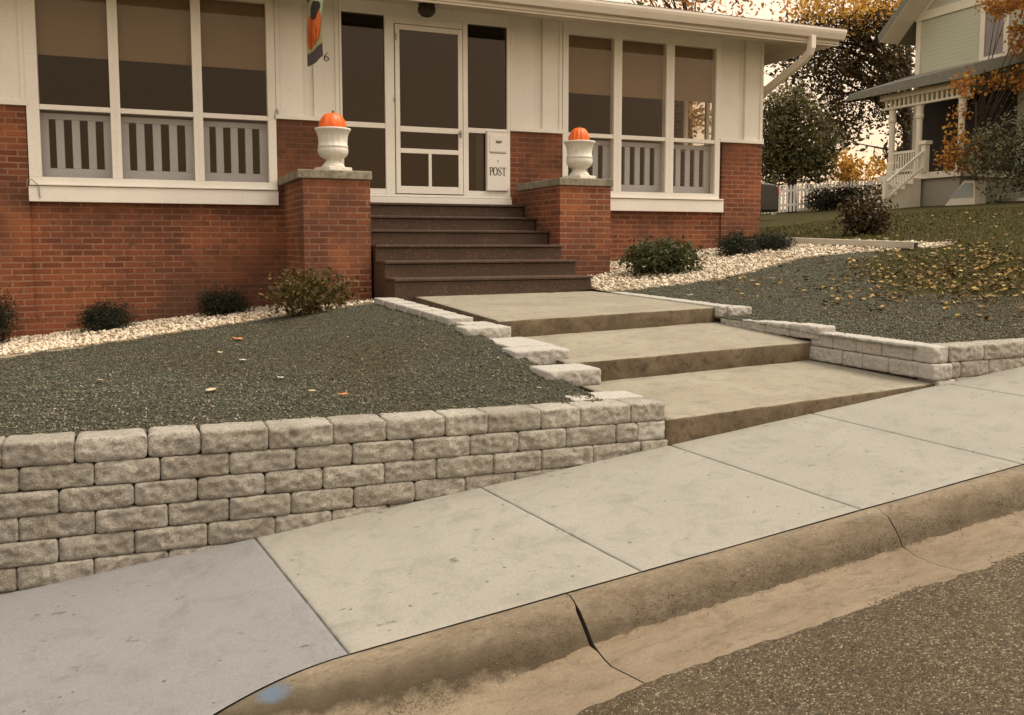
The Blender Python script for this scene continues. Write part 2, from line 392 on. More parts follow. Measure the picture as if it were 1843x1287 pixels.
# ================================================================== YARD
XL, XR, YF, YB = -7.0, 17.0, 4.42, 15.0
WL, WR = 2.42, 4.73                       # the gap the entry walk fills
GL = [onT(*p) for p in ((0, 645), (130, 628), (300, 602), (480, 573), (610, 556), (695, 546))]
GR_ = [onT(*p) for p in ((1085, 524), (1160, 520), (1230, 513), (1290, 504), (1340, 493), (1390, 479), (1440, 466), (1490, 459), (1560, 454), (1640, 449), (1700, 443), (1722, 438))]
def interp(pts, X):
    if X <= pts[0].x:
        a, b = pts[0], pts[1]
    else:
        for a, b in zip(pts, pts[1:]):
            if X <= b.x: break
    s = (b.y-a.y)/(b.x-a.x) if abs(b.x-a.x) > 1e-4 else 0
    return a.y+s*(X-a.x)
GRm = []
for p in GR_:
    if not GRm or p.x > GRm[-1].x+.03: GRm.append(p)
GXR = GRm[-1].x
def gl(X): return interp(GL, X) if X > GL[0].x else GL[0].y
PIPE_A, PIPE_B = onT(1425, 440), onT(1648, 450)
def in_yard(X, Y): return not in_gravel(X, Y) and X > 5.3 and not (X < 8.9 and Y > 11.2)
def in_gravel(X, Y):
    if X < WL: return Y > gl(X) and Y < 11.35
    if X > WR and X < GXR:
        if Y < interp(GRm, X): return False
        if X < 8.85: return Y < 11.35
        top = 11.1+(PIPE_B.y-.1-11.1)*((X-8.85)/(GXR-8.85))
        return Y < max(top, interp(GRm, X)+.02)
    return False
MR = [onT(*p) for p in ((1843, 545), (1750, 560), (1640, 560), (1570, 545), (1500, 500), (1520, 475), (1600, 462), (1720, 443))]
GP = [(p.x, p.y) for p in (onT(1722, 441), onT(1620, 453), onT(1535, 476), onT(1552, 497), onT(1655, 527), onT(1843, 537))]+[(16, 4.6), (30, 4.6), (30, 30), (9.5, 30)]
def inpoly(x, y, P):
    r = False; n = len(P)
    for i in range(n):
        x0, y0 = P[i]; x1, y1 = P[i-1]
        if (y0 > y) != (y1 > y) and x < (x1-x0)*(y-y0)/(y1-y0)+x0: r = not r
    return r
def zone(X, Y):                            # 0 mulch, 1 gravel, 2 grass
    if in_gravel(X, Y): return 1
    if X < WL: return 0 if Y < 11.4 else 2
    # right: mulch near the walk and along the low wall, old grass beyond
    w = .35*nz(X, Y, 0, 1.2)
    if Y > 7.9 and X > 8.6: return 2
    return 2 if inpoly(X+w*.6, Y+.25*nz(X, Y, 4, 2.3), GP) else 0
def tz(X, Y):
    z = T(X, Y); k = zone(X, Y)
    return z+.012*nz(X, Y, 0, 3)+.008*nz(X, Y, 0, 9)+(.0 if k != 1 else .0)
t = NT('mulch_soil'); c = t.ramp(t.noise(70, 5, .75), [(.3, (.028,.027,.020)), (.5, (.082,.083,.060)), (.68, (.145,.148,.110)), (.85, (.26,.25,.19))])
c = t.mix(t.ramp(t.noise(1.0, 4), [(.45, 0.0), (.75, .75)]), c, t.mix(1.0, c, (1.0,.74,.48), 'MULTIPLY'))
M['soil'] = t.fin(c, .95, t.bump(t.noise(60, 5, .8), 1.0, .03), .1)
M['gbase'] = m_plain('gravel_base', (.30, .245, .17), .9, .6, 30, .8)
t = NT('grass_ground'); c = t.ramp(t.noise(26, 5, .75), [(.3, (.030,.028,.009)), (.5, (.066,.062,.018)), (.72, (.115,.098,.032))])
c = t.mix(t.ramp(t.noise(.7, 4), [(.42, 0.0), (.7, .7)]), c, (.072,.052,.020))
M['grassg'] = t.fin(c, .95, t.bump(t.noise(40, 5, .8), 1.0, .05), .1)
xs = [x for x in np.arange(XL, XR+.01, .07)]
xs = sorted([x for x in xs if abs(x-WL) > .03 and abs(x-WR) > .03]+[WL, WR])
ysv = list(np.arange(YF, YB+.01, .07))
def yz(X, Y): return (X, Y, tz(X, Y))
grid('yard_ground', xs, ysv, yz, [M['soil'], M['gbase'], M['grassg']], mi=lambda X, Y: zone(X, Y) if zone(X, Y) == 1 or X < 5.2 else max(0, zone(X+rng.normal(0, .22), Y+rng.normal(0, .22))) if zone(X+.3, Y) != 1 and zone(X-.3, Y) != 1 and zone(X, Y+.3) != 1 and zone(X, Y-.3) != 1 else zone(X, Y), skip=lambda X, Y: (WL < X < WR and Y < 9.0))
# ground beyond the yard, out to the horizon
gx = [-400, -150, -60, -25, -12, XL]+list(np.arange(XL+1, xs[-1], 1.0))+[xs[-1]]+[18, 19, 20, 21, 22, 23, 24, 25, 27, 29, 32, 40, 60, 120, 250, 600]
gy = [-400, -150, -60, -25, -12, 2.0, 4.36, ysv[0]]+[6, 8, 10, 12, 14, ysv[-1]]+[15.5, 16, 17, 18, 19, 20, 21, 22, 23, 24, 26, 28, 32, 40, 60, 120, 300, 700]
gx = sorted(set(gx)); gy = sorted(set(gy))
def gz(X, Y):
    if Y < -11: return (X, Y, zs(X)-.16)
    if Y < 4.4: return (X, Y, zs(X)-.5)
    return (X, Y, T(X, Y))
grid('ground', gx, gy, gz, M['grassg'], skip=lambda X, Y: (XL < X < xs[-1] and 4.36 < Y < ysv[-1]), sm=False)
# ------------------------------------------------------------------ scatters (numpy)
def rand_rot(n):
    q = rng.normal(size=(n, 4)); q /= np.linalg.norm(q, axis=1)[:, None]
    w, x, y, z = q.T
    return np.stack([np.stack([1-2*(y*y+z*z), 2*(x*y-z*w), 2*(x*z+y*w)], 1), np.stack([2*(x*y+z*w), 1-2*(x*x+z*z), 2*(y*z-x*w)], 1), np.stack([2*(x*z-y*w), 2*(y*z+x*w), 1-2*(x*x+y*y)], 1)], 1)
def scatter(base, faces, P, size, R=None, aniso=None):
    n = len(P); k = len(base)
    B = np.repeat(np.asarray(base, float)[None], n, 0)
    if aniso is not None: B = B*aniso[:, None, :]
    B = B*np.asarray(size).reshape(n, 1, 1)
    if R is None: R = rand_rot(n)
    V = np.einsum('nij,nkj->nki', R, B)+P[:, None, :]
    Fc = (np.asarray(faces)[None]+(np.arange(n)*k)[:, None, None]).reshape(-1, len(faces[0]))
    return V.reshape(-1, 3), Fc
def pts_in(n, x0, x1, y0, y1, ok, dz=0, dens=None):
    out = []
    while len(out) < n:
        X = rng.uniform(x0, x1); Y = rng.uniform(y0, y1)
        if not ok(X, Y): continue
        if dens and rng.random() > dens(X, Y): continue
        out.append((X, Y, tz(X, Y)+dz))
    return np.array(out)
ICO = []
bm = bmesh.new(); bmesh.ops.create_icosphere(bm, subdivisions=1, radius=1); ICO_V = [tuple(v.co) for v in bm.verts]; ICO_F = [tuple(v.index for v in f.verts) for f in bm.faces]; bm.free()
TET_V = [(1, 0, -.3), (-1, .25, -.2), (-.8, -.3, 0), (0, 0, .35)]; TET_F = [(0, 2, 1), (0, 1, 3), (1, 2, 3), (2, 0, 3)]
# mulch crumbs
def flat_rot(n, tilt=.5):
    a = rng.uniform(0, 2*np.pi, n); b = rng.normal(0, tilt, n); c = rng.normal(0, tilt, n)
    ca, sa, cb, sb, cc, sc = np.cos(a), np.sin(a), np.cos(b), np.sin(b), np.cos(c), np.sin(c); o = np.zeros(n); i = np.ones(n)
    Rz = np.stack([np.stack([ca, -sa, o], 1), np.stack([sa, ca, o], 1), np.stack([o, o, i], 1)], 1)
    Rx = np.stack([np.stack([i, o, o], 1), np.stack([o, cb, -sb], 1), np.stack([o, sb, cb], 1)], 1)
    Ry = np.stack([np.stack([cc, o, sc], 1), np.stack([o, i, o], 1), np.stack([-sc, o, cc], 1)], 1)
    return Rz@Rx@Ry
def near(X, Y): return min(1, (5.0/Y)**1.2)
def scatter_obj(name, base, faces, P, size, mat, R=None, an=None, sm=False):
    V, Fc = scatter(base, faces, P, size, R, an); o = mesh_np(name, V, Fc, mat, None, sm); o['kind'] = 'stuff'; return o
MUL = m_speck('mulch_fibre', [(0, (.026,.026,.017)), (.35, (.078,.080,.055)), (.62, (.142,.146,.103)), (.84, (.215,.213,.155)), (.95, (.19,.14,.08)), (1, (.44,.41,.31))], .95, 0, .9)
P = pts_in(60000, -2.6, WL, YF+.02, 10.6, lambda X, Y: zone(X, Y) == 0 and X > -.16*Y-1.3, .004, near)
scatter_obj('mulch', TET_V, TET_F, P, rng.uniform(.005, .0115, len(P))*rng.choice([1, 1, 1, 1.4], len(P)), MUL, flat_rot(len(P), .75))['label'] = 'dark grey-green mulch spread over the left front bed'
bpy.data.objects['mulch']['category'] = 'mulch'
P = pts_in(26000, WR+.1, 8.2, YF+.02, 9.5, lambda X, Y: zone(X, Y) == 0, .004, near)
tag(scatter_obj('mulch', TET_V, TET_F, P, rng.uniform(.007, .015, len(P)), MUL, flat_rot(len(P), .7)), 'dark grey-green mulch over the right front bed behind the low wall', 'mulch')
GRT = m_speck('gutter_grit', [(0, (.06,.045,.028)), (.6, (.12,.09,.055)), (.9, (.22,.17,.11)), (1, (.40,.34,.25))], .9)
gx_ = rng.uniform(.2, 5.5, 7000); gy_ = np.array([kface(x)+.012+.028*nz(x, 4, 0, 3)*1.0 for x in gx_])+rng.normal(0, .018, len(gx_))
P = np.array([(x, y, pl(x, y)-kh(x)*min(1, max(0, (kback(x)-y)/(kback(x)-kface(x)))**3.2)-.012*(y < kface(x)-.01)+.001) for x, y in zip(gx_, gy_)])
keep = np.array([nz(x, 0, 3, 2.2) > -.25 for x in gx_])
P = P[keep]; tag(scatter_obj('gutter_grit', TET_V, TET_F, P, rng.uniform(.0015, .0042, len(P)), GRT), 'dark grit and leaf crumbs gathered along the foot of the kerb', 'grit')
gx_ = rng.uniform(.3, 5.5, 9000); eo = rng.normal(-.012, .022, len(gx_)); kp = np.array([nz(x, 2, 8, 2.6)+.5*nz(x, 1, 1, 9) > .08 for x in gx_]); gx_, eo = gx_[kp], eo[kp]
P = np.array([(x, kface(x)-.312+.016*nz(x, 0, 1, 5)+.014*nz(x, 3, 1, 17)+o_, pl(x, kface(x)-.31+o_)-kh(x)+.006-.006*(o_ > 0)) for x, o_ in zip(gx_, eo)])
tag(scatter_obj('gutter_grit', TET_V, TET_F, P, rng.uniform(.002, .0065, len(P)), GRT), 'loose grit along the ragged edge of the asphalt', 'grit')
# gravel
GRV = m_speck('white_gravel', [(0, (.34,.27,.18)), (.25, (.52,.45,.34)), (.6, (.68,.61,.49)), (1, (.80,.75,.64))], .8, .5, 2.5)
def gravel(n, x0, x1, y0, y1, label):
    P = pts_in(n, x0, x1, y0, y1, lambda X, Y: in_gravel(X, Y), .006)
    an = rng.uniform(.6, 1.2, (len(P), 3))*np.array([1, .9, .65])
    bumpy = np.array(ICO_V)
    tag(scatter_obj('gravel', bumpy, ICO_F, P+np.c_[np.zeros((n, 2)), rng.uniform(0, .012, n)], rng.uniform(.012, .027, n), GRV, None, an), label, 'gravel')
gravel(4600, -2.4, WL, 9.2, 11.3, 'white crushed stone strip between left brick wall and mulch')
gravel(6200, WR, GXR, 7.0, 11.3, 'white crushed stone bed along right brick wall, tapering out past the downspout pipe')
# old lawn
def in_grass(X, Y):
    if in_gravel(X, Y) or X < 5.2 or (X < 8.9 and Y > 11.2): return False
    return zone(X+rng.normal(0, .28), Y+rng.normal(0, .28)) == 2
GRS = m_speck('grass_blade', [(0, (.036,.042,.009)), (.4, (.075,.080,.018)), (.75, (.12,.108,.030)), (1, (.19,.145,.055))], .8, 0, .8)
P = pts_in(60000, 5.5, 16.5, 5.0, 14.8, in_grass, 0, lambda X, Y: min(1, (8/Y)**1.1))
BL_V = [(-.12, 0, 0), (.12, 0, 0), (.05, .25, 1)]; BL_F = [(0, 1, 2)]
tag(scatter_obj('grass', BL_V, BL_F, P, rng.uniform(.022, .05, len(P)), GRS, flat_rot(len(P), .45)), 'olive old lawn beyond the right mulch bed', 'grass')
LEAF_V = [(0, -1, 0), (.55, -.35, .12), (.95, .25, .05), (.35, .4, .0), (0, 1.1, .15), (-.35, .4, 0), (-.95, .25, .1), (-.55, -.35, .05)]
LEAF_F = [(0, 1, 3, 4), (1, 2, 3, 3), (0, 4, 5, 7), (5, 6, 7, 7)]
LEAF_F = [(0, 1, 3), (0, 3, 4), (1, 2, 3), (0, 4, 5), (0, 5, 7), (5, 6, 7)]
LIT = m_speck('fallen_leaf_litter', [(0, (.09,.05,.016)), (.5, (.17,.10,.028)), (.8, (.28,.18,.045)), (1, (.40,.30,.11))], .7)
LC = onT(1750, 500)
def litd(X, Y): return max(.03, math.exp(-(((X-LC.x-.5)/2.1)**2+((Y-LC.y)/1.25)**2)))*(.35+.65*max(0, .5+1.3*nz(X, Y, 0, 1.7)))
P = pts_in(2100, 5.4, 14.5, 5.0, 13, in_yard, .022, litd)
tag(scatter_obj('leaf_litter', LEAF_V, LEAF_F, P, rng.uniform(.016, .034, len(P)), LIT, flat_rot(len(P), .35)), 'yellow fallen leaves scattered over the old lawn at right', 'leaf litter')
# ================================================================== ENTRY WALK
entry = thing('concrete_steps', 'three broad worn concrete steps climbing from the sidewalk to the brown porch stairs', 'steps', (3.7, 4.3, -1.15))
def slab(x0, x1, yf, yb, zfl, zfr, zbl, zbr, h):
    m = MB(); r = .018
    # top (index 0) and front/sides (index 1), with a worn rounded nosing
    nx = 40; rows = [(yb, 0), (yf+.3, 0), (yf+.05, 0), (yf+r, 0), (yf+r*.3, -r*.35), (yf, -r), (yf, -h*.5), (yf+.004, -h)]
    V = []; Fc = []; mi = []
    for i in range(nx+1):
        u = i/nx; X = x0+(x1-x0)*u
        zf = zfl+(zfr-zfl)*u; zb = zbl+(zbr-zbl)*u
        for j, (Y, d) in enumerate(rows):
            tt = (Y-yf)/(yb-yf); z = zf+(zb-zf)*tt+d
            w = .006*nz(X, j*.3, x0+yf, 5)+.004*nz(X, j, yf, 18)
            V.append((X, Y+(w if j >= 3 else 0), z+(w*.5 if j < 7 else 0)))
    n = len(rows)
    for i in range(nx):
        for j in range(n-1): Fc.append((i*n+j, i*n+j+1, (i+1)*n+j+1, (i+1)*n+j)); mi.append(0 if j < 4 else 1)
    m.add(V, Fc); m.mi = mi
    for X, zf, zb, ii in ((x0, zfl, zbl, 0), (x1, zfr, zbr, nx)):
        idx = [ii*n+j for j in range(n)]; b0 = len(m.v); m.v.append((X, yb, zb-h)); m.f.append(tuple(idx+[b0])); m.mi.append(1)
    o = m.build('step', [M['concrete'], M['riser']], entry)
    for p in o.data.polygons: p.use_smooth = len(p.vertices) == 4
    return o
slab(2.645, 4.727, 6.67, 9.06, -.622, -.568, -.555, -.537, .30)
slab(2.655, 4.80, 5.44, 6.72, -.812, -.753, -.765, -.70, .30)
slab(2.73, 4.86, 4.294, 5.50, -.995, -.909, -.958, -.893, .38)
# ================================================================== RETAINING WALL BLOCKS
t = NT('split_stone_block'); a = t.noise(3, 4, .6); b = t.noise(26, 6, .75); f = t.noise(120, 4, .8)
oi = t.n('ShaderNodeObjectInfo').outputs['Random']
c = t.mix(oi, (.42,.402,.36), (.31,.292,.252))
c = t.mix(t.ramp(b, [(.46, 0.0), (.66, .75)]), c, (.20,.172,.135))
c = t.mix(t.ramp(f, [(.48, 0.0), (.62, .75)]), c, (.56,.51,.41)); c = t.mix(t.ramp(t.noise(85, 5, .85), [(.36, .8), (.47, 0.0)]), c, (.10,.08,.055))
c = t.mix(t.ramp(a, [(.42, 0.0), (.64, .55)]), c, (.20,.178,.142))
M['block'] = t.fin(c, .95, t.bump(t.math('ADD', b, t.math('MULTIPLY', f, .8)), .9, .012), .1)
t = NT('split_stone_block_grey'); b = t.noise(26, 6, .75); f = t.noise(120, 4, .8)
c = t.mix(t.ramp(b, [(.42, 0.0), (.75, .5)]), (.38,.362,.325), (.20,.186,.16)); c = t.mix(t.ramp(f, [(.48, 0.0), (.64, .7)]), c, (.56,.535,.47)); c = t.mix(t.ramp(t.noise(85, 5, .85), [(.36, .6), (.47, 0.0)]), c, (.14,.125,.10))
M['blockg'] = t.fin(c, .92, t.bump(t.math('ADD', b, t.math('MULTIPLY', f, .6)), .7, .009), .15)
def block(x0, x1, yf, depth, z0, z1, parent, ang=0.0, grey=False, tilt=0.0, seed=None, rnd=1.0, relief=1.0):
    """split-faced block: rough front towards -Y, tumbled corners; turned by ang about its front-left edge"""
    sd = seed if seed is not None else random.random()*100
    ry_ = .006
    L, H = x1-x0, z1-z0; nx, ny, nz_ = max(8, int(L/.0105)), 6, 11
    rr = (.013+.017*random.random()**2)*rnd*(.6 if grey else 1)
    V = {}; verts = []; faces = []
    def P(i, j, k):
        key = (i, j, k)
        if key in V: return V[key]
        x, y, z = L*i/nx, depth*j/ny, H*k/nz_
        # rounded box: clamp to the inner box and push out by rr
        cx, cy, cz = min(max(x, rr), L-rr), min(max(y, ry_), depth-ry_), min(max(z, rr), H-rr)
        d = Vector((x-cx, y-cy, z-cz))
        if d.length > 1e-7:
            k2 = math.hypot(d.x, d.z)
            if k2 > 1e-6: x, z = cx+d.x/k2*min(k2, rr), cz+d.z/k2*min(k2, rr)
            if k2 > rr*.6 and d.y: y = cy+d.y*.45
        q = Vector((x*1.0+sd*3, y, z+sd))
        r1 = MN.noise(q*11); r2 = MN.noise(q*34)
        if j == 0:                             # the split face
            e = min(1, min(i/nx*L, L-i/nx*L, k/nz_*H, H-k/nz_*H)/.018)
            r3 = MN.noise(q*75); rg = abs(MN.noise(q*19+Vector((5, 2, 0))))
            y += (-.004*e+.010*r1*e+.014*(rg-.2)*e+.008*r2*e+.005*r3)*relief
        x += .003*r2+.002*MN.noise(q*60); z += .003*MN.noise(q*20+Vector((9, 0, 0)))+(.0025*MN.noise(q*55) if k == nz_ else 0)
        V[key] = len(verts); verts.append(Vector((x, y, z))); return V[key]
    def sheet(n1, n2, fn):
        for a_ in range(n1):
            for b_ in range(n2): faces.append((fn(a_, b_), fn(a_+1, b_), fn(a_+1, b_+1), fn(a_, b_+1)))
    sheet(nx, nz_, lambda a_, b_: P(a_, 0, b_)); sheet(nx, nz_, lambda a_, b_: P(nx-a_, ny, b_))
    sheet(nx, ny, lambda a_, b_: P(a_, b_, nz_)); sheet(nx, ny, lambda a_, b_: P(a_, ny-b_, 0))
    sheet(ny, nz_, lambda a_, b_: P(0, ny-a_, b_)); sheet(ny, nz_, lambda a_, b_: P(nx, a_, b_))
    R = Matrix.Rotation(ang, 3, 'Z') @ Matrix.Rotation(tilt, 3, 'Y')
    m = MB(); m.add([R@v+Vector((x0, yf, z0)) for v in verts], faces)
    return m.build('block', M['blockg'] if grey else M['block'], parent, smooth_=True)
YW = 4.29; RH = .1075
wall = thing('retaining_wall', 'long waist-low retaining wall of pale split stone blocks left of the entry steps', 'retaining wall', (.9, 4.35, -1.3))
def ztop(X): return -.848-.0145*(X+.57)
ROWS = [[0, 132, 265, 362, 484, 600, 697, 803, 879, 975, 1046, 1137, 1198],
        [32, 169, 288, 413, 533, 635, 745, 846, 934, 1019, 1110, 1148, 1199],
        [104, 241, 355, 477, 582, 692, 786, 888, 974, 1067, 1154, 1201],
        [32, 171, 302, 413, 523, 637, 746, 838, 927, 1023, 1100],
        [104, 242, 373, 495, 597, 700, 790],
        [30, 168, 302, 420],
        [104, 240]]
for r, row in enumerate(ROWS):
    js = [onY(px, 800+r*45*(1-.35*px/1200), YW).x for px in row]
    js = [js[0]-.36*k for k in (4, 3, 2, 1)]+js
    for a_, b_ in zip(js, js[1:]):
        zt = ztop((a_+b_)/2)-r*RH; zb = zt-RH+.003
        if zt < min(pl(a_, YW), pl(b_, YW))-.01: continue
        g = .0012
        off = .006*random.uniform(-1, 1)
        last = b_ > 2.70
        block(a_+g, b_-g, YW+off+.010+r*-.004, .20 if r else .19, zb, zt, wall, 0, last and r == 1, .0145, None, .35 if last else 1.0)
# return along the walk on top of the wall's end, then the stepped blocks up the left side of the walk
block(2.25, 2.70, 4.492, .22, -.985, -.884, wall, 0, True, .010)
stair_blocks = [(2.31, 2.685, 4.99, .28, -.897, -.790), (2.34, 2.76, 5.59, .24, -.842, -.733), (2.29, 2.668, 6.44, .24, -.756, -.648)]
edge = thing('block_edging', 'row of pale stone blocks stepping down the left side of the concrete walk', 'edging', (2.5, 6.5, -.8))
for q in stair_blocks: block(*q, edge, 0, True, relief=.7)
block(2.40, 2.757, 5.835, .58, -.835, -.728, edge, 0, True)
block(2.38, 2.66, 6.685, .262, -.742, -.644, edge, 0, True)
yy = [6.95, 7.30, 7.62, 8.00, 8.34, 8.70, 9.06]
for a_, b_ in zip(yy, yy[1:]):                 # top row laid along the walk, faces to the lawn
    zt = -.608+.060*(a_-6.95)/2.1; xs_ = 2.44-.055*(a_-6.95)
    block(xs_-.12, xs_+.10, a_+.0005, b_-a_-.001, zt-.105, zt, edge, 0, True, relief=.35, rnd=.7)
# right side of the walk
edge2 = thing('block_edging', 'short row of pale stone blocks stepping down the right side of the concrete walk', 'edging', (4.8, 6.5, -.7))
yy = [6.62, 6.98, 7.32, 7.70, 8.05, 8.40, 8.75]
for a_, b_ in zip(yy, yy[1:]): block(4.735, 4.90, a_+.003, b_-a_-.006, -.655, -.551+.012*(a_-6.62), edge2, 0, True)
block(4.83, 5.07, 6.585, .2, -.675, -.566, edge2, 0, True)
ya = [5.35, 5.68, 5.98, 6.30, 6.60]
def side_block(y0, y1, x, depth, z0, z1, parent, grey=True):   # rough face towards -X
    block(x, x+(y1-y0)-.006, y1-.003, depth, z0, z1, parent, -math.pi/2, grey)
for a_, b_ in zip(ya, ya[1:]): side_block(a_, b_, 4.742, .17, -.735, -.632-.012*(a_-5.35)*2.2, edge2)
low = thing('retaining_wall', 'low two-course retaining wall of pale split stone blocks right of the entry steps', 'retaining wall', (5.6, 4.35, -.9))
ys1 = [4.46, 4.74, 4.98, 5.22, 5.46]; ys2 = [4.40, 4.66, 4.90, 5.10, 5.46]
for a_, b_ in zip(ys1, ys1[1:]): side_block(a_, b_, 4.74-.08*(5.46-a_)*0+.02, .17, -.785, -.676, low)
for a_, b_ in zip(ys2, ys2[1:]): side_block(a_, b_, 4.745, .17, -.892, -.788, low)
block(4.757, 4.90, 4.30, .16, -.785, -.674, low, 0, True); block(4.74, 4.915, 4.275, .13, -.892, -.788, low, 0, True)
block(4.79, 4.955, 4.28, .17, -1.0, -.895, low, 0, True)
def xr(px): return onY(px, 640, YW).x
for r, row in enumerate(([1713, 1771, 1843, 1915, 1985, 2050, 2130], [1676+36, 1730, 1781, 1850, 1925, 1990, 2070, 2130], [1722, 1780, 1843, 1900, 1965])):
    js = [xr(p) for p in row]; js[0] = 4.905 if r < 2 else 4.96
    js += [js[-1]+.3*k for k in range(1, 4)]
    for a_, b_ in zip(js, js[1:]):
        zt = -.674-r*.1085
        if zt < pl(a_, YW)-.02: continue
        block(a_+.002, b_-.002, YW+.004*random.uniform(-1, 1), .18, zt-.106, zt, low)
grid('soil_seam', lin(-7.2, 2.70, 40), [0, 1], lambda X, v: (X, 4.40, -2.2+v*(f0(X)-.06+2.2)), M['joint'])
grid('soil_seam', lin(4.80, 9, 40), [0, 1], lambda X, v: (X, 4.40, -2.2+v*(f0(X)-.06+2.2)), M['joint'])
grid('soil_seam', lin(4.4, 9.9, 30), [0, 1], lambda Y, v: (4.84, Y, -2.0+v*(T(4.9, Y)-.05+2.0)), M['joint'])
grid('soil_seam', lin(4.4, 9.9, 20), [0, 1], lambda Y, v: (2.435, Y, -2.0+v*(T(2.42, Y)-.01+2.0)), M['soil'])
# soil that fills the trenches behind the walls is the yard itself; close the seam with a strip of dirt
grid('soil_seam', lin(-7, 2.42, 60), [0, .5, 1], lambda X, v: (X, 4.38+.1*v, f0(X)-.03+.03*v), M['soil'])
grid('soil_seam', lin(4.8, 9, 40), [0, .5, 1], lambda X, v: (X, 4.38+.1*v, f0(X)-.03+.03*v), M['soil'])
# ================================================================== THE BUNGALOW
FY = 11.30; XC = 8.82
house = thing('brick_bungalow', 'red brick bungalow with an enclosed white porch and long low eaves', 'house', (4, FY, -.5))
b = MB()
for x0, x1, zt, y in ((-7, -1.085, 1.5, 11.29), (-1.085, 1.60, .47, 11.325), (1.60, 2.40, 1.5, 11.30), (2.40, 4.66, .50, 11.34), (4.66, 5.46, 1.5, 11.30), (5.46, 8.10, .47, 11.325), (8.10, XC, 1.5, 11.30)):
    b.box(x0, x1, y, 11.52, -1.9, zt)
b.box(XC-.22, XC, 11.52, 11.9, -1.5, 3.0); b.box(XC-.22, XC, 13.3, 22, -1.5, 3.0); b.box(XC-.22, XC, 11.9, 13.3, -1.5, 1.55); b.box(XC-.22, XC, 11.9, 13.3, 2.55, 3.0)
b.build('brick_wall', M['brick'], house)
def panel(x0, x1, strips=(), batten=None, trim=.07):
    m = MB(); z0, z1 = 1.555, 3.06
    cuts = sorted([x0, x1]+[s for q in strips for s in q])
    for a_, c_ in zip(cuts, cuts[1:]):
        rec = any(abs(a_-q[0]) < 1e-6 for q in strips)
        m.box(a_, c_, FY+.055 if rec else FY+.006, FY+.22, z0, z1)
    m.box(x0-.0, x0+.05, FY-.012, FY+.0058, z0, z1); m.box(x1-.05, x1, FY-.012, FY+.0058, z0, z1)
    m.box(x0-.01, x1+.01, FY-.035, FY+.2, 1.503, 1.553)
    return m.build('wall_panel', M['white2'], house, .004)
panel(-7, -1.075, ()); panel(1.60, 2.372, ((1.93, 2.06),)); panel(4.665, 5.44, ((5.02, 5.15),)); panel(8.045, XC-.002, ((8.38, 8.50),))
m = MB(); m.box(XC-.22, XC+.01, 11.52, 11.9, 1.5, 3.05); m.build('wall_panel', M['white2'], house)
BOT, TOP, TR = .735, 2.86, 1.475
def window(xs_, x0, x1, sx0, sx1):
    f_ = MB(); zt = 3.05
    f_.box(x0, x1, FY-.018, FY+.09, TOP, zt)
    f_.box(x0, x1, FY-.018, FY+.09, .66, BOT)
    e = [x0]+[q for p in xs_ for q in p]+[x1]
    for i in range(0, len(e), 2):
        f_.box(e[i], e[i+1], FY-.020, FY+.09, BOT, TOP)
        if 0 < i < len(e)-2: f_.box((e[i]+e[i+1])/2-.004, (e[i]+e[i+1])/2+.004, FY-.024, FY-.0202, BOT, TOP)
    for p in xs_: f_.box(p[0], p[1], FY-.010, FY+.06, TR, TR+.055)
    w = f_.build('window', M['white'], house, .004)
    s_ = MB(); s_.box(sx0, sx1, FY-.055, FY+.03, .462, .632); s_.box(sx0+.01, sx1-.01, FY-.075, FY+.03, .640, .658); s_.box(sx0+.02, sx1-.02, FY-.02, FY+.02, .625, .645)
    s_.build('sill', M['white'], w, .004)
    for p in xs_:
        g = MB().box(p[0], p[1], FY+.020, FY+.025, TR+.055, TOP); g.build('pane', M['glass'], w)
        g = MB().box(p[0], p[1], FY+.020, FY+.025, BOT, TR); g.build('pane', M['glass'], w)
        sh = MB().box(p[0]-.03, p[1]+.03, FY+.10, FY+.106, 2.10+random.uniform(-.006, .006), TOP+.05)
        sh.box(p[0]-.03, p[1]+.03, FY+.094, FY+.1005, 2.085, 2.115); sh.build('roller_shade', M['shade'], w)
        r = MB(); L = p[1]-p[0]; y0, y1 = FY+.14, FY+.18
        r.box(p[0]-.05, p[1]+.05, y0, y1, .66, .845); r.box(p[0]-.05, p[1]+.05, y0, y1, 1.39, 1.455); r.box(p[0]-.05, p[1]+.05, y0-.02, y0-.002, .70, .735)
        q = L/8.7; x = p[0]-.05
        for k in range(5):
            wd = q*.9+.05 if k in (0, 4) else q
            xa = p[0]-.05 if k == 0 else p[0]+q*.9+q*.85+(k-1)*(q+q*.98)
            if k == 4: xb_ = p[1]+.05; xa = p[0]+q*.9+q*.85+3*(q*1.98)
            else: xb_ = xa+wd
            r.box(xa, xb_, y0+.001, y1-.001, .845, 1.39)
        r.build('balustrade', M['greypaint'], w, .006)
    return w
window([(-.95, -.234), (-.130, .653), (.758, 1.50)], -1.075, 1.595, -1.085, 1.60)
window([(5.529, 6.243), (6.368, 7.101), (7.233, 7.956)], 5.445, 8.042, 5.462, 8.10)
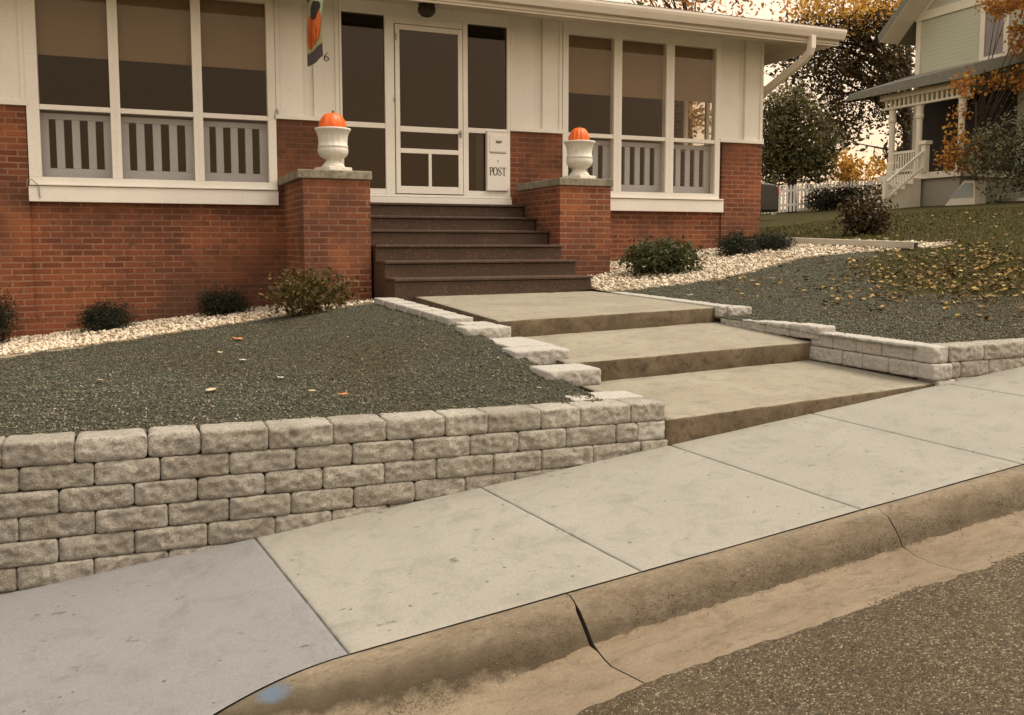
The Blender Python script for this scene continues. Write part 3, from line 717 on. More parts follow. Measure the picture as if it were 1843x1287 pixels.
# entrance
fr = MB()
for x0, x1 in ((2.375, 2.405), (2.95, 3.07), (3.995, 4.06), (4.62, 4.66)): fr.box(x0, x1, FY-.02, FY+.09, .63, 2.86)
fr.box(2.375, 4.66, FY-.018, FY+.09, 2.86, 3.05); fr.box(3.07, 3.995, FY-.012, FY+.09, 2.775, 2.86)
df = fr.build('door_frame', M['white'], house, .004)
sl = MB(); sl.box(2.39, 4.672, FY-.055, FY+.05, .508, .592); sl.box(2.39, 4.672, FY-.03, FY+.05, .598, .627); sl.build('door_sill', M['white'], house, .004)
def sidelight(x0, x1, ztr):
    s_ = MB(); s_.box(x0, x1, FY-.010, FY+.06, ztr, ztr+.065); s_.box(x0, x1, FY-.012, FY+.07, .63, .695); s_.box(x0, x0+.012, FY-.008, FY+.055, .695, ztr)
    w = s_.build('sidelight', M['white'], house, .003)
    MB().box(x0, x1, FY+.02, FY+.025, ztr+.065, 2.86).build('pane', M['screen'], w)
    MB().box(x0, x1, FY+.02, FY+.025, .695, ztr).build('pane', M['screen'], w)
    return w
sidelight(2.405, 2.95, 1.455); sr = sidelight(4.06, 4.62, 1.455)
MB().box(4.205, 4.31, FY+.06, FY+.09, .695, 1.45).build('curtain', M['greypaint'], sr)
d = MB(); yd = FY-.028
d.box(3.082, 3.140, yd, FY+.012, .64, 2.765); d.box(3.925, 3.985, yd, FY+.012, .64, 2.765)
d.box(3.14, 3.925, yd, FY+.012, 2.70, 2.765); d.box(3.14, 3.925, yd, FY+.012, .64, .735)
d.box(3.14, 3.925, yd, FY+.012, 1.425, 1.495); d.box(3.14, 3.925, yd, FY+.012, 1.155, 1.215); d.box(3.515, 3.555, yd, FY+.010, .735, 1.155)
door = d.build('screen_door', M['white'], house, .004)
for q in ((3.14, 3.925, 1.495, 2.70), (3.14, 3.925, 1.215, 1.425), (3.14, 3.515, .735, 1.155), (3.555, 3.925, .735, 1.155)):
    MB().box(q[0], q[1], FY-.008, FY-.004, q[2], q[3]).build('pane', M['screen'], door)
h_ = MB().box(3.938, 3.962, yd-.012, yd-.0005, 1.38, 1.47); h_.tube([(3.95, yd-.012, 1.43), (3.95, yd-.05, 1.43), (3.90, yd-.055, 1.43)], .009, 8); h_.build('handle', M['metal'], door)
h_ = MB().box(3.058, 3.080, yd-.014, yd-.0005, 1.80, 1.85); h_.build('hinge', M['metal'], door)
h_ = MB().tube([(3.09, yd-.018, 2.56), (3.09, yd-.018, 2.64)], .008, 6); h_.build('hinge', M['metal'], door)
# porch room behind the glass
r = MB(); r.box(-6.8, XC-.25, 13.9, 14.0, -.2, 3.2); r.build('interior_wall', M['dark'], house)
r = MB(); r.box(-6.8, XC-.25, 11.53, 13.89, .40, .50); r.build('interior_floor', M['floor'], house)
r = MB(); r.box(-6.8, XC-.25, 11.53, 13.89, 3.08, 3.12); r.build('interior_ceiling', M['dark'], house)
sw_ = MB(); sw_.box(XC-.14, XC-.06, 11.9, 11.97, 1.55, 2.55); sw_.box(XC-.14, XC-.06, 13.23, 13.3, 1.55, 2.55); sw_.box(XC-.14, XC-.06, 11.97, 13.23, 2.48, 2.55); sw_.box(XC-.14, XC-.06, 11.97, 13.23, 1.55, 1.62); sw_.box(XC-.13, XC-.07, 12.58, 12.63, 1.62, 2.48)
w2 = sw_.build('window', M['white'], house); MB().box(XC-.10, XC-.095, 11.97, 13.23, 1.62, 2.48).build('pane', M['glass'], w2)
# eaves
GYF = 10.42; GZ = 2.955
s_ = MB(); xe = 9.60
s_.hexa([(-7, GYF+.10, 2.90), (xe-.06, GYF+.10, 2.90), (xe-.06, 11.52, 3.05), (-7, 11.52, 3.05), (-7, GYF+.10, 2.93), (xe-.06, GYF+.10, 2.93), (xe-.06, 11.52, 3.08), (-7, 11.52, 3.08)])
s_.hexa([(XC, 11.522, 3.05), (xe-.06, 11.522, 3.05), (xe-.06, 22, 3.05), (XC, 22, 3.05), (XC, 11.522, 3.08), (xe-.06, 11.522, 3.08), (xe-.06, 22, 3.08), (XC, 22, 3.08)])
s_.build('soffit', M['soffit'], house)
g = MB()
prof = [(GYF+.12, GZ+.13), (GYF+.12, GZ), (GYF+.045, GZ), (GYF+.03, GZ+.03), (GYF+.01, GZ+.07), (GYF, GZ+.105), (GYF, GZ+.135), (GYF+.012, GZ+.135), (GYF+.014, GZ+.11), (GYF+.05, GZ+.02), (GYF+.112, GZ+.012), (GYF+.112, GZ+.13)]
g.prism([(-7, y, z) for y, z in prof], (xe+7.0, 0, 0))
g.prism([(xe+.0005, y, z) for y, z in [(GYF+.12, GZ+.13), (GYF+.12, GZ), (GYF+.045, GZ), (GYF+.03, GZ+.03), (GYF+.01, GZ+.07), (GYF, GZ+.105), (GYF, GZ+.135)]], (.006, 0, 0))
gu = g.build('gutter', M['gutter'], house)
fz = MB(); fz.box(-7, xe-.05, GYF+.122, GYF+.15, 2.875, GZ+.15); fz.box(xe-.052, xe-.025, GYF+.122, 22, 2.90, GZ+.15); fz.build('fascia', M['gutter'], house, .003)
r = MB(); xr_ = xe+.03
r.hexa([(-7, GYF+.05, 3.10), (xr_, GYF+.05, 3.10), (xr_-2.5, 14.5, 3.70), (-7, 14.5, 3.70), (-7, GYF+.05, 3.115), (xr_, GYF+.05, 3.115), (xr_-2.5, 14.5, 3.72), (-7, 14.5, 3.72)])
r.hexa([(xr_, GYF+.05, 3.10), (xr_, 22, 3.10), (xr_-2.5, 22, 3.7), (xr_-2.5, 14.5, 3.70), (xr_, GYF+.05, 3.115), (xr_, 22, 3.115), (xr_-2.5, 22, 3.72), (xr_-2.5, 14.5, 3.72)])
r.add([(-9, 13.5, 3.55), (7.7, 13.5, 3.55), (7.7, 24, 3.55), (-9, 24, 3.55), (-4, 18.7, 6.7), (2.5, 18.7, 6.7)], [(0, 1, 5, 4), (1, 2, 5), (2, 3, 4, 5), (3, 0, 4), (0, 3, 2, 1)])
r.build('roof', M['roof'], house)
dsx = 9.02
ds = MB(); ds.tube([(dsx, GYF+.07, GZ+.01), (dsx, GYF+.07, 2.80), (dsx, GYF+.10, 2.74), (dsx, GYF+.20, 2.67), (dsx-.06, 11.50, 2.30), (dsx-.10, 11.64, 2.20), (dsx-.11, 11.66, 2.1), (dsx-.11, 11.66, .2)], .04, sq=(.052, .040))
ds.build('downspout', M['gutter'], house, .006)
lt = MB(); c = onY(768, 14, 10.98)
porch_light = thing('ceiling_light', 'dark round glass ceiling light under the eave above the front door', 'light', (c.x, 10.98, 2.96))
MB().lathe([(.001, 0), (.10, 0), (.11, -.02), (.10, -.03), (.001, -.03)], (c.x, 10.98, 2.985), 24).build('canopy', M['black'], porch_light, smooth_=True)
MB().lathe([(.001, -.03), (.095, -.035), (.115, -.07), (.11, -.12), (.07, -.165), (.02, -.18), (.001, -.18)], (c.x, 10.98, 2.985), 24).build('globe', m_plain('smoked_glass', (.045, .035, .022), .25, .4, 20), porch_light, smooth_=True)
# small fittings
cb_ = MB().tube([(1.575+.0, FY-.03, 1.50), (1.575, FY-.06, 1.53), (1.58, FY-.06, 1.58), (1.60, FY-.05, 1.62), (1.62, FY-.02, 1.58), (1.62, FY-.02, 1.50)], .006, 6); cb_.build('bracket', M['metal'], house)
cb_ = MB().tube([(-1.10, FY-.06, .62), (-1.09, FY-.085, .70), (-1.05, FY-.085, .70), (-.985, FY-.07, .64), (-.975, FY-.06, .50)], .006, 6); cb_.build('cable', M['metal'], house)
# lettering built as strokes
def strokes(name, sts, place, mat, parent, th=.004):
    """sts: lists of (x, y, halfwidth) in letter space; place maps (x, y) to a point on the wall and d outwards"""
    m = MB()
    for st in sts:
        L = []; R = []
        for i, (x, y, w) in enumerate(st):
            a_ = st[max(0, i-1)]; c_ = st[min(len(st)-1, i+1)]
            dx, dy = c_[0]-a_[0], c_[1]-a_[1]; l = math.hypot(dx, dy) or 1
            L.append((x-dy/l*w, y+dx/l*w)); R.append((x+dy/l*w, y-dx/l*w))
        for i in range(len(st)-1):
            q = [L[i], L[i+1], R[i+1], R[i]]
            m.hexa([place(*p, 0) for p in q]+[place(*p, th) for p in q])
    return m.build(name, mat, parent)
def arc(cx, cy, rx, ry, a0, a1, n, wf):
    return [(cx+rx*math.cos(a0+(a1-a0)*i/n), cy+ry*math.sin(a0+(a1-a0)*i/n), wf(i/n, a0+(a1-a0)*i/n)) for i in range(n+1)]
thk = lambda t_, a_: .022+.075*abs(math.cos(a_))
LET = {
 'P': [[(.14, 0, .08), (.14, 1, .08)], [(0, .985, .02), (.35, .985, .02)], [(0, .015, .02), (.28, .015, .02)], arc(.30, .74, .27, .245, math.pi/2, -math.pi/2, 12, thk), [(.30, .495, .022), (.14, .495, .022)]],
 'O': [arc(.40, .5, .34, .50, 0, 2*math.pi, 24, thk)],
 'S': [[(.60, .70, .02), (.60, .95, .02)], [(.57, .80, .03), (.50, .95, .03), (.34, 1.0, .03), (.17, .93, .05), (.11, .77, .07), (.20, .62, .08), (.36, .52, .09), (.52, .40, .09), (.59, .26, .08), (.54, .08, .05), (.38, 0, .03), (.20, .04, .03), (.12, .18, .03)], [(.09, .02, .02), (.09, .30, .02)]],
 'T': [[(.38, 0, .08), (.38, 1, .08)], [(.02, .97, .028), (.74, .97, .028)], [(.03, .74, .018), (.03, 1, .018)], [(.73, .74, .018), (.73, 1, .018)], [(.24, .015, .02), (.52, .015, .02)]]}
mb = thing('mailbox', 'white metal letter box lettered POST set in the lower right sidelight beside the door', 'mailbox', (4.47, FY, 1.07))
x0, x1 = 4.318, 4.622
q = MB(); q.box(x0, x1, FY-.055, FY+.02, .70, 1.475); q.box(x0-.008, x1+.008, FY-.062, FY+.02, 1.475, 1.49); q.build('box', M['white'], mb, .008)
q = MB(); q.box(x0+.03, x1-.03, FY-.064, FY-.0552, 1.215, 1.43); q.build('flap', M['white'], mb, .006)
q = MB(); q.box(x0+.035, x1-.035, FY-.060, FY-.0553, 1.196, 1.204); q.build('slot', M['ink'], mb)
q = MB().tube([(4.47, FY-.0555, 1.10), (4.47, FY-.066, 1.10)], .007, 10); q.box(4.4685, 4.4715, FY-.0585, FY-.0553, 1.07, 1.10); q.build('keyhole', M['metal'], mb)
sts = []; X = 0
for ch in 'POST':
    for st in LET[ch]: sts.append([(x+X, y, w) for x, y, w in st])
    X += {'P': .62, 'O': .84, 'S': .72, 'T': .74}[ch]
wd = .235; sc = wd/X; hh = .105
def plc(x, y, d_): return Vector((4.350+x*sc, FY-.0554-d_, .905+y*hh))
strokes('lettering', sts, plc, M['ink'], mb)
em = []
for k in range(5): em.append([(-.9+.45*k-.18, .1*(k % 2), .10), (-.9+.45*k+.2, .35-.3*(k % 2), .12), (-.9+.45*k+.4, .05, .06)])
em.append([(-1.1, -.25, .12), (-.4, -.15, .16), (.3, -.25, .13), (1.1, -.1, .10)])
strokes('emblem', em, lambda x, y, d_: Vector((4.475+x*.038, FY-.0642-d_, 1.345+y*.05)), M['ink'], mb, .003)
six = [arc(.30, .28, .24, .28, 0, 2*math.pi, 18, lambda t_, a_: .02+.05*abs(math.cos(a_))), [(.07, .30, .06), (.10, .55, .055), (.22, .80, .045), (.42, .98, .03), (.56, 1.0, .025)]]
p6 = onY(588, 103, FY)
o6 = strokes('house_number', six, lambda x, y, d_: Vector((p6.x-.035+x*.105, FY+.0055-d_, p6.z-.045+y*.098)), M['ink'], house, .008)
# ------------------------------------------------------------------ brown porch stairs
XI0, XI1 = 2.42, 4.725
stairs = thing('porch_stairs', 'dark brown painted stairs of six risers between the brick piers', 'stairs', (3.57, 9.0, -.54))
for k in range(6):
    zt = .505-.1737*k; yf = 10.93-.39*k; zb = zt-.1737
    s_ = MB(); x0, x1 = XI0+.004, XI1-.004-.003*(k % 2)
    s_.box(x0+.006, x1-.006, yf+.028, yf+.40 if k else 11.33, -.78, zt-.034)
    s_.box(x0, x1, yf, yf+.43 if k else 11.33, zt-.032, zt)
    s_.build('step', M['brown'], stairs, .007)
# ------------------------------------------------------------------ piers, urns, pumpkins
def pier(x0, x1, label):
    p = thing('brick_pier', label, 'pier', ((x0+x1)/2, 10.5, -.7))
    m_ = MB(); m_.box(x0, x1, 9.88, 11.285, -1.4, .70)
    m_.build('brick_body', M['brick'], p)
    c_ = MB(); o_ = .028
    if x0 < 3: c_.prism([(x0-o_-.03, 9.88-o_, .70), (x1+o_*.6, 9.88-o_, .70), (x1+o_*.6, 11.27, .70), (x0-o_-.03, 11.27, .70)], (0, 0, .095))
    else: c_.prism([(x0-o_*.6, 9.88-o_, .70), (x1+o_, 9.88-o_, .70), (x1+o_, 11.22, .70), (x0-o_*.6, 11.22, .70)], (0, 0, .092))
    c_.build('cap', M['cap'], p, .010)
pier(1.665, 2.40, 'brick pier with stained concrete cap left of the brown stairs, bearing the larger pumpkin')
pier(4.735, 5.43, 'brick pier with stained concrete cap right of the brown stairs, by right window')
def urn(cx, cy, z0, s, label, rot):
    u = thing('urn', label, 'urn', (cx, cy, z0), 'white urns on the stair piers')
    p = MB(); a_ = .150*s
    R = Matrix.Rotation(rot, 3, 'Z')
    v = [R@Vector((x, y, z))+Vector((cx, cy, z0)) for z in (0, .045*s) for x, y in ((-a_, -a_), (a_, -a_), (a_, a_), (-a_, a_))]
    p.hexa(v); p.build('plinth', M['urn'], u, .008)
    prof = [(.001, .045), (.125, .045), (.128, .06), (.105, .085), (.082, .11), (.078, .125), (.088, .135), (.12, .15), (.150, .18), (.162, .215), (.163, .245), (.160, .262), (.166, .268), (.166, .280), (.157, .287), (.153, .33), (.158, .38), (.172, .42), (.190, .447), (.197, .455), (.197, .472), (.175, .475), (.165, .44), (.10, .42), (.001, .42)]
    b_ = MB(); n = 64; V = []; c_ = Vector((cx, cy, z0))
    for r_, z in prof:
        for k in range(n):
            th = 2*math.pi*k/n; rr = r_
            if .285 < z < .43 and r_ > .14: rr += .0055*math.sin(th*14)*math.sin((z-.285)/.14*math.pi)+.003*math.sin(th*28+z*90)
            if .14 < z < .25 and r_ > .1: rr += .004*abs(math.sin(th*9))
            V.append(c_+Vector((rr*math.cos(th), rr*math.sin(th), z))*1.0 if s == 1 else c_+Vector((rr*s*math.cos(th), rr*s*math.sin(th), z*s)))
    Fc = [(i*n+k, i*n+(k+1) % n, (i+1)*n+(k+1) % n, (i+1)*n+k) for i in range(len(prof)-1) for k in range(n)]
    b_.add(V, Fc); b_.build('bowl', M['urn'], u, smooth_=True)
t = NT('pumpkin_skin'); g_ = t.noise(14, 4); c = t.mix(t.ramp(g_, [(.35, 0.0), (.7, .6)]), (.66, .105, .012), (.78, .165, .02)); M['pumpkin'] = t.fin(c, .42, t.bump(t.noise(60, 3), .1, .004), .4)
def pumpkin(cx, cy, cz, rx, rz, label, ribs, amp, stem):
    u = thing('pumpkin', label, 'pumpkin', (cx, cy, cz), 'pumpkins in the urns')
    n, mm = 72, 26; V = []; c_ = Vector((cx, cy, cz))
    for i in range(mm+1):
        ph = math.pi*i/mm
        for k in range(n):
            th = 2*math.pi*k/n; w = 1-amp*abs(math.sin(th*ribs/2+.4))**.7*0-amp*(abs(math.cos(th*ribs/2))**6)
            r_ = math.sin(ph)*w; z = math.cos(ph)-(.22*math.exp(-(math.sin(ph)/.25)**2) if ph < 1.5 else 0)
            V.append(c_+Vector((rx*r_*math.cos(th), rx*r_*math.sin(th), rz*z)))
    Fc = [(i*n+k, i*n+(k+1) % n, (i+1)*n+(k+1) % n, (i+1)*n+k) for i in range(mm) for k in range(n)]
    b_ = MB(); b_.add(V, Fc); b_.build('flesh', M['pumpkin'], u, smooth_=True)
    zt = cz+rz*.78
    MB().tube([(cx, cy, zt-.01), (cx+.003, cy, zt+.03), (cx+stem*.4, cy-.01, zt+.03+stem)], [.020, .013, .011], 8).build('stem', m_plain('pumpkin_stem', (.10, .075, .03)), u, smooth_=True)
uc = onY(598, 262, 10.08); urn(uc.x+.01, 10.09, .795, 1.0, 'white cast urn on the left stair pier, holding the larger pumpkin', .38)
pumpkin(uc.x+.01, 10.09, 1.285, .150, .165, 'smooth round orange pumpkin with a stub stem in the left urn', 9, .05, .02)
uc = onY(1043, 275, 10.08); urn(uc.x+.005, 10.09, .792, .99, 'white cast urn on the right stair pier, before the window', .38)
pumpkin(uc.x+.0, 10.09, 1.272, .132, .168, 'smaller ribbed orange pumpkin sitting in the right urn before the window', 13, .09, .005)
# ------------------------------------------------------------------ hanging flag
fl = thing('garden_flag', 'tall autumn flag with orange motif on pale green hanging from eave left of the door', 'flag', (1.95, 10.55, 2.1))
fa, fb = Vector((1.905, 10.90, 0)), Vector((1.970, 10.20, 0))
def fpt(u, z, off=0):
    p = fa.lerp(fb, u); w = .018*math.sin(u*5+z*3)+.012*math.sin(z*7)
    return Vector((p.x+w+off, p.y, z))
def flag_mesh(name, poly_fn, mat, off):
    o = poly_fn(off).build(name, mat, fl, smooth_=False); return o
ZB, ZT_ = 2.075, 2.93
def cloth(u0, u1, z0, z1, off, th=.003, nu=10, nv=16):
    m_ = MB()
    for s_ in (0, 1):
        for i in range(nu):
            for j in range(nv):
                us_ = [u0+(u1-u0)*(i+a_)/nu for a_ in (0, 1)]; zs_ = [z0+(z1-z0)*(j+a_)/nv for a_ in (0, 1)]
                o_ = off+th*s_
                q = [fpt(us_[0], zs_[0], o_), fpt(us_[1], zs_[0], o_), fpt(us_[1], zs_[1], o_), fpt(us_[0], zs_[1], o_)]
                m_.add(q, [(0, 1, 2, 3)])
    return m_
FC = lambda n_, c_: m_plain('flag_'+n_, c_, .8, .2, 12)
cloth(0, 1, ZB, ZB+.14, 0).build('border', FC('charcoal', (.10, .085, .085)), fl)
cloth(0, 1, ZT_-.13, ZT_+.02, 0).build('border', FC('charcoal_top', (.13, .105, .085)), fl)
cloth(0, 1, ZB+.14, ZB+.33, 0).build('ground_band', FC('straw', (.50, .46, .23)), fl)
cloth(0, 1, ZB+.33, ZT_-.13, 0).build('field', FC('pale_green', (.43, .50, .31)), fl)
def blob(cu, cz, ru, rz, off, wob):
    m_ = MB(); n = 22
    c_ = fpt(cu, cz, off); ring = [fpt(cu+ru*(1+wob*math.sin(3*a_+1))*math.cos(a_), cz+rz*(1+wob*math.sin(4*a_))*math.sin(a_), off) for a_ in [2*math.pi*k/n for k in range(n)]]
    m_.add([c_]+ring, [(0, 1+k, 1+(k+1) % n) for k in range(n)]); return m_
om = FC('orange', (.72, .17, .035)); om2 = FC('deep_orange', (.55, .10, .02))
for sgn in (-1,):
    for i, (cu, cz, ru, rz, mt) in enumerate(((.30, 2.44, .24, .185, om), (.58, 2.46, .24, .20, om2), (.80, 2.44, .19, .17, om), (.22, 2.36, .13, .12, om2), (.66, 2.36, .10, .10, om))):
        blob(cu, cz, ru, rz, -.004-.0012*i, .06).build('motif', mt, fl)
    blob(.66, 2.62, .24, .105, -.0105, .12).build('motif', FC('black', (.035, .03, .03)), fl)
p_ = MB().tube([(fa.x, fa.y+.35, 2.955), (fb.x, fb.y-.03, 2.955)], .011, 10); p_.build('flag_pole', M['metal'], fl)
# downspout extension lying on the gravel
A, B = PIPE_A+Vector((0, 0, .055)), PIPE_B+Vector((0, 0, .062))
pe = thing('downspout_extension', 'long pale rectangular downspout extension lying across the white gravel at the house corner', 'pipe', tuple(PIPE_A))
dirv = (B-A).normalized()
MB().tube([A-dirv*.1, B], .05, sq=(.062, .043)).build('pipe', m_paint('pipe_paint', (.50, .46, .38), .1), pe, .008)
MB().tube([B+dirv*.001, B+dirv*.002], .05, sq=(.050, .033)).build('opening', M['black'], pe)
# ================================================================== PLANTS
def cluster_leaves(centres, per, sigma, size, lv, lf, squash=1.0, tilt=None):
    C = np.repeat(np.asarray(centres), per, 0); n = len(C)
    P = C+rng.normal(size=(n, 3))*np.array([sigma, sigma, sigma*squash])
    return scatter(lv, lf, P, rng.uniform(size*.65, size*1.3, n), rand_rot(n) if tilt is None else flat_rot(n, tilt))
OVAL_V = [(0, -1, 0), (.42, -.2, .1), (.36, .45, .06), (0, 1, 0), (-.36, .45, .06), (-.42, -.2, .1)]; OVAL_F = [(0, 1, 2), (0, 2, 3), (0, 3, 4), (0, 4, 5)]
def blob_points(blobs, n, shell=.45):
    out = []
    w = np.array([b_[1][0]*b_[1][1]*b_[1][2] for b_ in blobs]); w = w/w.sum()
    idx = rng.choice(len(blobs), n, p=w)
    for i in idx:
        c_, r_ = blobs[i]; d_ = rng.normal(size=3); d_ /= np.linalg.norm(d_)
        out.append(np.array(c_)+d_*np.array(r_)*(rng.random()**shell))
    return np.array(out)
BARK = m_plain('bark', (.055, .040, .028), .95, .6, 12, .6)
def tree(name, label, base, H, r0, blobs, ncl, per, sigma, size, mats, shape=(OVAL_V, OVAL_F), limbs=14, cat='tree', group=None, fork=.45):
    tr = thing(name, label, cat, tuple(base), group)
    k = MB(); base = Vector(base); bend = Vector((random.uniform(-.15, .15), random.uniform(-.15, .15), 0))*H*.15
    top = base+Vector((0, 0, H*.8))+bend
    mid = base+(top-base)*.5+bend*.3
    k.tube([base-Vector((0, 0, .1)), base+Vector((0, 0, .12*H))*.5, mid, top], [r0*1.35, r0, r0*.75, r0*.25], 9)
    tips = blob_points(blobs, limbs, .6)
    for t_ in tips:
        t_ = Vector(t_); s_ = base+(top-base)*random.uniform(fork, .9)
        if (t_-s_).length < .2: continue
        md = s_.lerp(t_, .5)+Vector((0, 0, .06*(t_-s_).length))
        k.tube([s_, md, t_], [r0*.42, r0*.26, r0*.08], 6)
    k.build('trunk', BARK, tr, smooth_=True)
    for nm, mt, share in mats:
        cs = blob_points(blobs, max(3, int(ncl*share)))
        V, Fc = cluster_leaves(cs, per, sigma, size, *shape)
        mesh_np(nm, V, Fc, mt, tr)
    return tr
def bush(name, label, base, rx, rz, ncl, per, size, mat, group=None, sigma=None, tex=(OVAL_V, OVAL_F), stems=9):
    base = Vector(base); b_ = thing(name, label, 'shrub', tuple(base), group)
    k = MB()
    for i in range(stems):
        a_ = 2*math.pi*i/stems+random.uniform(-.3, .3); t_ = base+Vector((math.cos(a_)*rx*.7, math.sin(a_)*rx*.7, rz*random.uniform(.9, 1.6)))
        k.tube([base+Vector((math.cos(a_)*.02, math.sin(a_)*.02, -.02)), base.lerp(t_, .5)+Vector((0, 0, .04)), t_], [.007, .005, .002], 5)
    k.build('stems', BARK, b_)
    cs = blob_points([(tuple(base+Vector((0, 0, rz*.95))), (rx, rx, rz)), (tuple(base+Vector((rx*.3, -rx*.2, rz*.7))), (rx*.75, rx*.7, rz*.7)), (tuple(base+Vector((-rx*.35, 0, rz*.8))), (rx*.7, rx*.7, rz*.8))], ncl, .5)
    cs[:, 2] = np.maximum(cs[:, 2], base.z+.02)
    V, Fc = cluster_leaves(cs, per, sigma or size*1.8, size, *tex)
    mesh_np('foliage', V, Fc, mat, b_)
    return b_
L_dark = m_leaf('dark_needle', [(0, (.008,.010,.005)), (.5, (.016,.021,.010)), (1, (.035,.040,.018))], .15)
L_bush = m_leaf('olive_rust_leaf', [(0, (.035,.034,.010)), (.5, (.078,.066,.018)), (.82, (.13,.095,.028)), (1, (.20,.10,.03))], .3)
L_green = m_leaf('shrub_green_leaf', [(0, (.022,.030,.010)), (.6, (.058,.066,.022)), (1, (.12,.115,.045))], .3)
NEED_V = [(-.09, 0, 0), (.09, 0, 0), (0, 1, .05)]; NEED_F = [(0, 1, 2)]
def at_y(px, Y):
    p = onY(px, 560, Y); return Vector((p.x, Y, T(p.x, Y)))
SG = 'young shrubs planted along the brick wall'
p = at_y(195, 10.93); bush('shrub', 'small dark clipped shrub on white gravel, left of the pair beneath the left window', p, .26, .15, 160, 30, .05, L_dark, SG, .05, (NEED_V, NEED_F))
p = at_y(402, 10.95); bush('shrub', 'small dark clipped shrub on white gravel, right of the pair beneath the left window', p, .27, .15, 160, 30, .05, L_dark, SG, .05, (NEED_V, NEED_F))
p = at_y(-20, 10.85); bush('shrub', 'tall dark shrub cut off by the left edge at the brick pilaster', p, .24, .32, 200, 30, .05, L_dark, SG, .05, (NEED_V, NEED_F))
p = at_y(558, 9.50); bush('shrub', 'loose olive and rust coloured shrub at the foot of the left brick pier', p, .40, .22, 260, 9, .026, L_bush, SG, .075)
p = onT(1196, 494); bush('shrub', 'broad green and brown shrub in white gravel beside the right brick pier', p+Vector((0, .1, 0)), .44, .22, 330, 10, .030, L_green, SG, .055)
p = onT(1333, 460); bush('shrub', 'small dark shrub on gravel under the right end of the house, nearer the window', p+Vector((0, .1, 0)), .27, .15, 150, 30, .05, L_dark, SG, .05, (NEED_V, NEED_F))
p = onT(1397, 450); bush('shrub', 'small dark shrub on gravel at the house corner beside the downspout extension', p+Vector((0, .1, 0)), .30, .11, 150, 30, .05, L_dark, SG, .05, (NEED_V, NEED_F))
L_brn = m_leaf('brown_shrub_leaf', [(0, (.022,.016,.008)), (.6, (.060,.042,.018)), (.9, (.12,.08,.034)), (1, (.28,.20,.10))], .25)
p = onT(1570, 422); bush('shrub', 'dark brown twiggy shrub on the old lawn behind the downspout extension', p+Vector((0, .15, 0)), .34, .30, 260, 12, .035, L_brn, None, .07)
# fallen leaves one can count on the left mulch
FLG = 'fallen leaves on the left mulch'
def fleaf(px, py, size, col, label, ang):
    p = onT(px, py); R = Matrix.Rotation(ang, 3, 'Z')@Matrix.Rotation(random.uniform(-.3, .3), 3, 'X')
    m_ = MB(); m_.add([R@(Vector(v)*size)+p+Vector((0, 0, .022)) for v in LEAF_V]+[R@(Vector(v)*size)+p+Vector((0, 0, .0205)) for v in LEAF_V], LEAF_F+[tuple(i+8 for i in f[::-1]) for f in LEAF_F])
    tag(m_.build('fallen_leaf', col, None), label, 'leaf', FLG)
CO = m_plain('leaf_orange', (.50, .20, .06)); CT = m_plain('leaf_tan', (.42, .34, .22)); CW = m_plain('leaf_pale', (.52, .50, .42))
fleaf(428, 614, .055, CO, 'orange fallen leaf high on the left mulch near the gravel edge', .9)
fleaf(396, 639, .032, CT, 'tan fallen leaf on mulch just below the orange one', .3)
fleaf(437, 653, .030, CW, 'pale fallen leaf on mulch below and right of the orange one', 1.4)
fleaf(380, 708, .042, CT, 'large tan fallen leaf in the middle of the left mulch', 2.2)
fleaf(505, 686, .028, CW, 'pale narrow fallen leaf right of centre on the left mulch', .6)
fleaf(618, 716, .035, CO, 'rust coloured fallen leaf close behind the wall on the left mulch', 1.1)
fleaf(563, 710, .028, CT, 'small tan fallen leaf left of the rust one behind the wall', 2.6)
fleaf(907, 702, .024, CW, 'whitish fallen leaf near the stepped blocks on the mulch', .2)
fleaf(182, 690, .030, CT, 'tan fallen leaf far left on the shaded mulch', 1.9)
# ================================================================== BEYOND
# concrete path / drive along the far side of the lawn
pa = [onT(*q, 14) for q in ((1360, 386), (1480, 377), (1560, 371), (1640, 368), (1843, 364), (1990, 362))]
V = []; 
for p in pa:
    for dx, dz in ((-.30, -.05), (-.28, .035), (.9, .035)): V.append((p.x+dx, p.y+dx*.4, p.z+dz+.06))
o = mesh_np('path', V, [(i*3+j, i*3+j+1, (i+1)*3+j+1, (i+1)*3+j) for i in range(len(pa)-1) for j in range(2)], M['concrete']); o['kind'] = 'structure'
# picket fence
FYF = 24.0
fence = thing('picket_fence', 'white picket fence beyond the lawn between the hedge and the dark car', 'fence', (20, FYF, 1.1))
def ft(X): return zh(X)
rail = MB(); X0f, X1f = 18.4, 26.0; k = MB(); X = X0f; n = 0
rows_ = []
while X < X1f:
    z = ft(X); hgt = .95
    q = MB(); q.prism([(X, FYF-.02, z+.06), (X+.085, FYF-.02, z+.06), (X+.085, FYF-.02, z+hgt-.07), (X+.0425, FYF-.02, z+hgt), (X, FYF-.02, z+hgt-.07)], (0, .02, 0))
    q.build('picket', M['white'], fence); X += .15
for hz in (.25, .72):
    rail.hexa([(X0f, FYF+.001, ft(X0f)+hz), (X1f, FYF+.001, ft(X1f)+hz), (X1f, FYF+.04, ft(X1f)+hz), (X0f, FYF+.04, ft(X0f)+hz), (X0f, FYF+.001, ft(X0f)+hz+.08), (X1f, FYF+.001, ft(X1f)+hz+.08), (X1f, FYF+.04, ft(X1f)+hz+.08), (X0f, FYF+.04, ft(X0f)+hz+.08)])
rail.build('rail', M['white'], fence)
X = X0f+.9
while X < X1f:
    MB().box(X, X+.1, FYF+.042, FYF+.14, ft(X)-.1, ft(X)+.9).build('post', M['white'], fence); X += 2.1
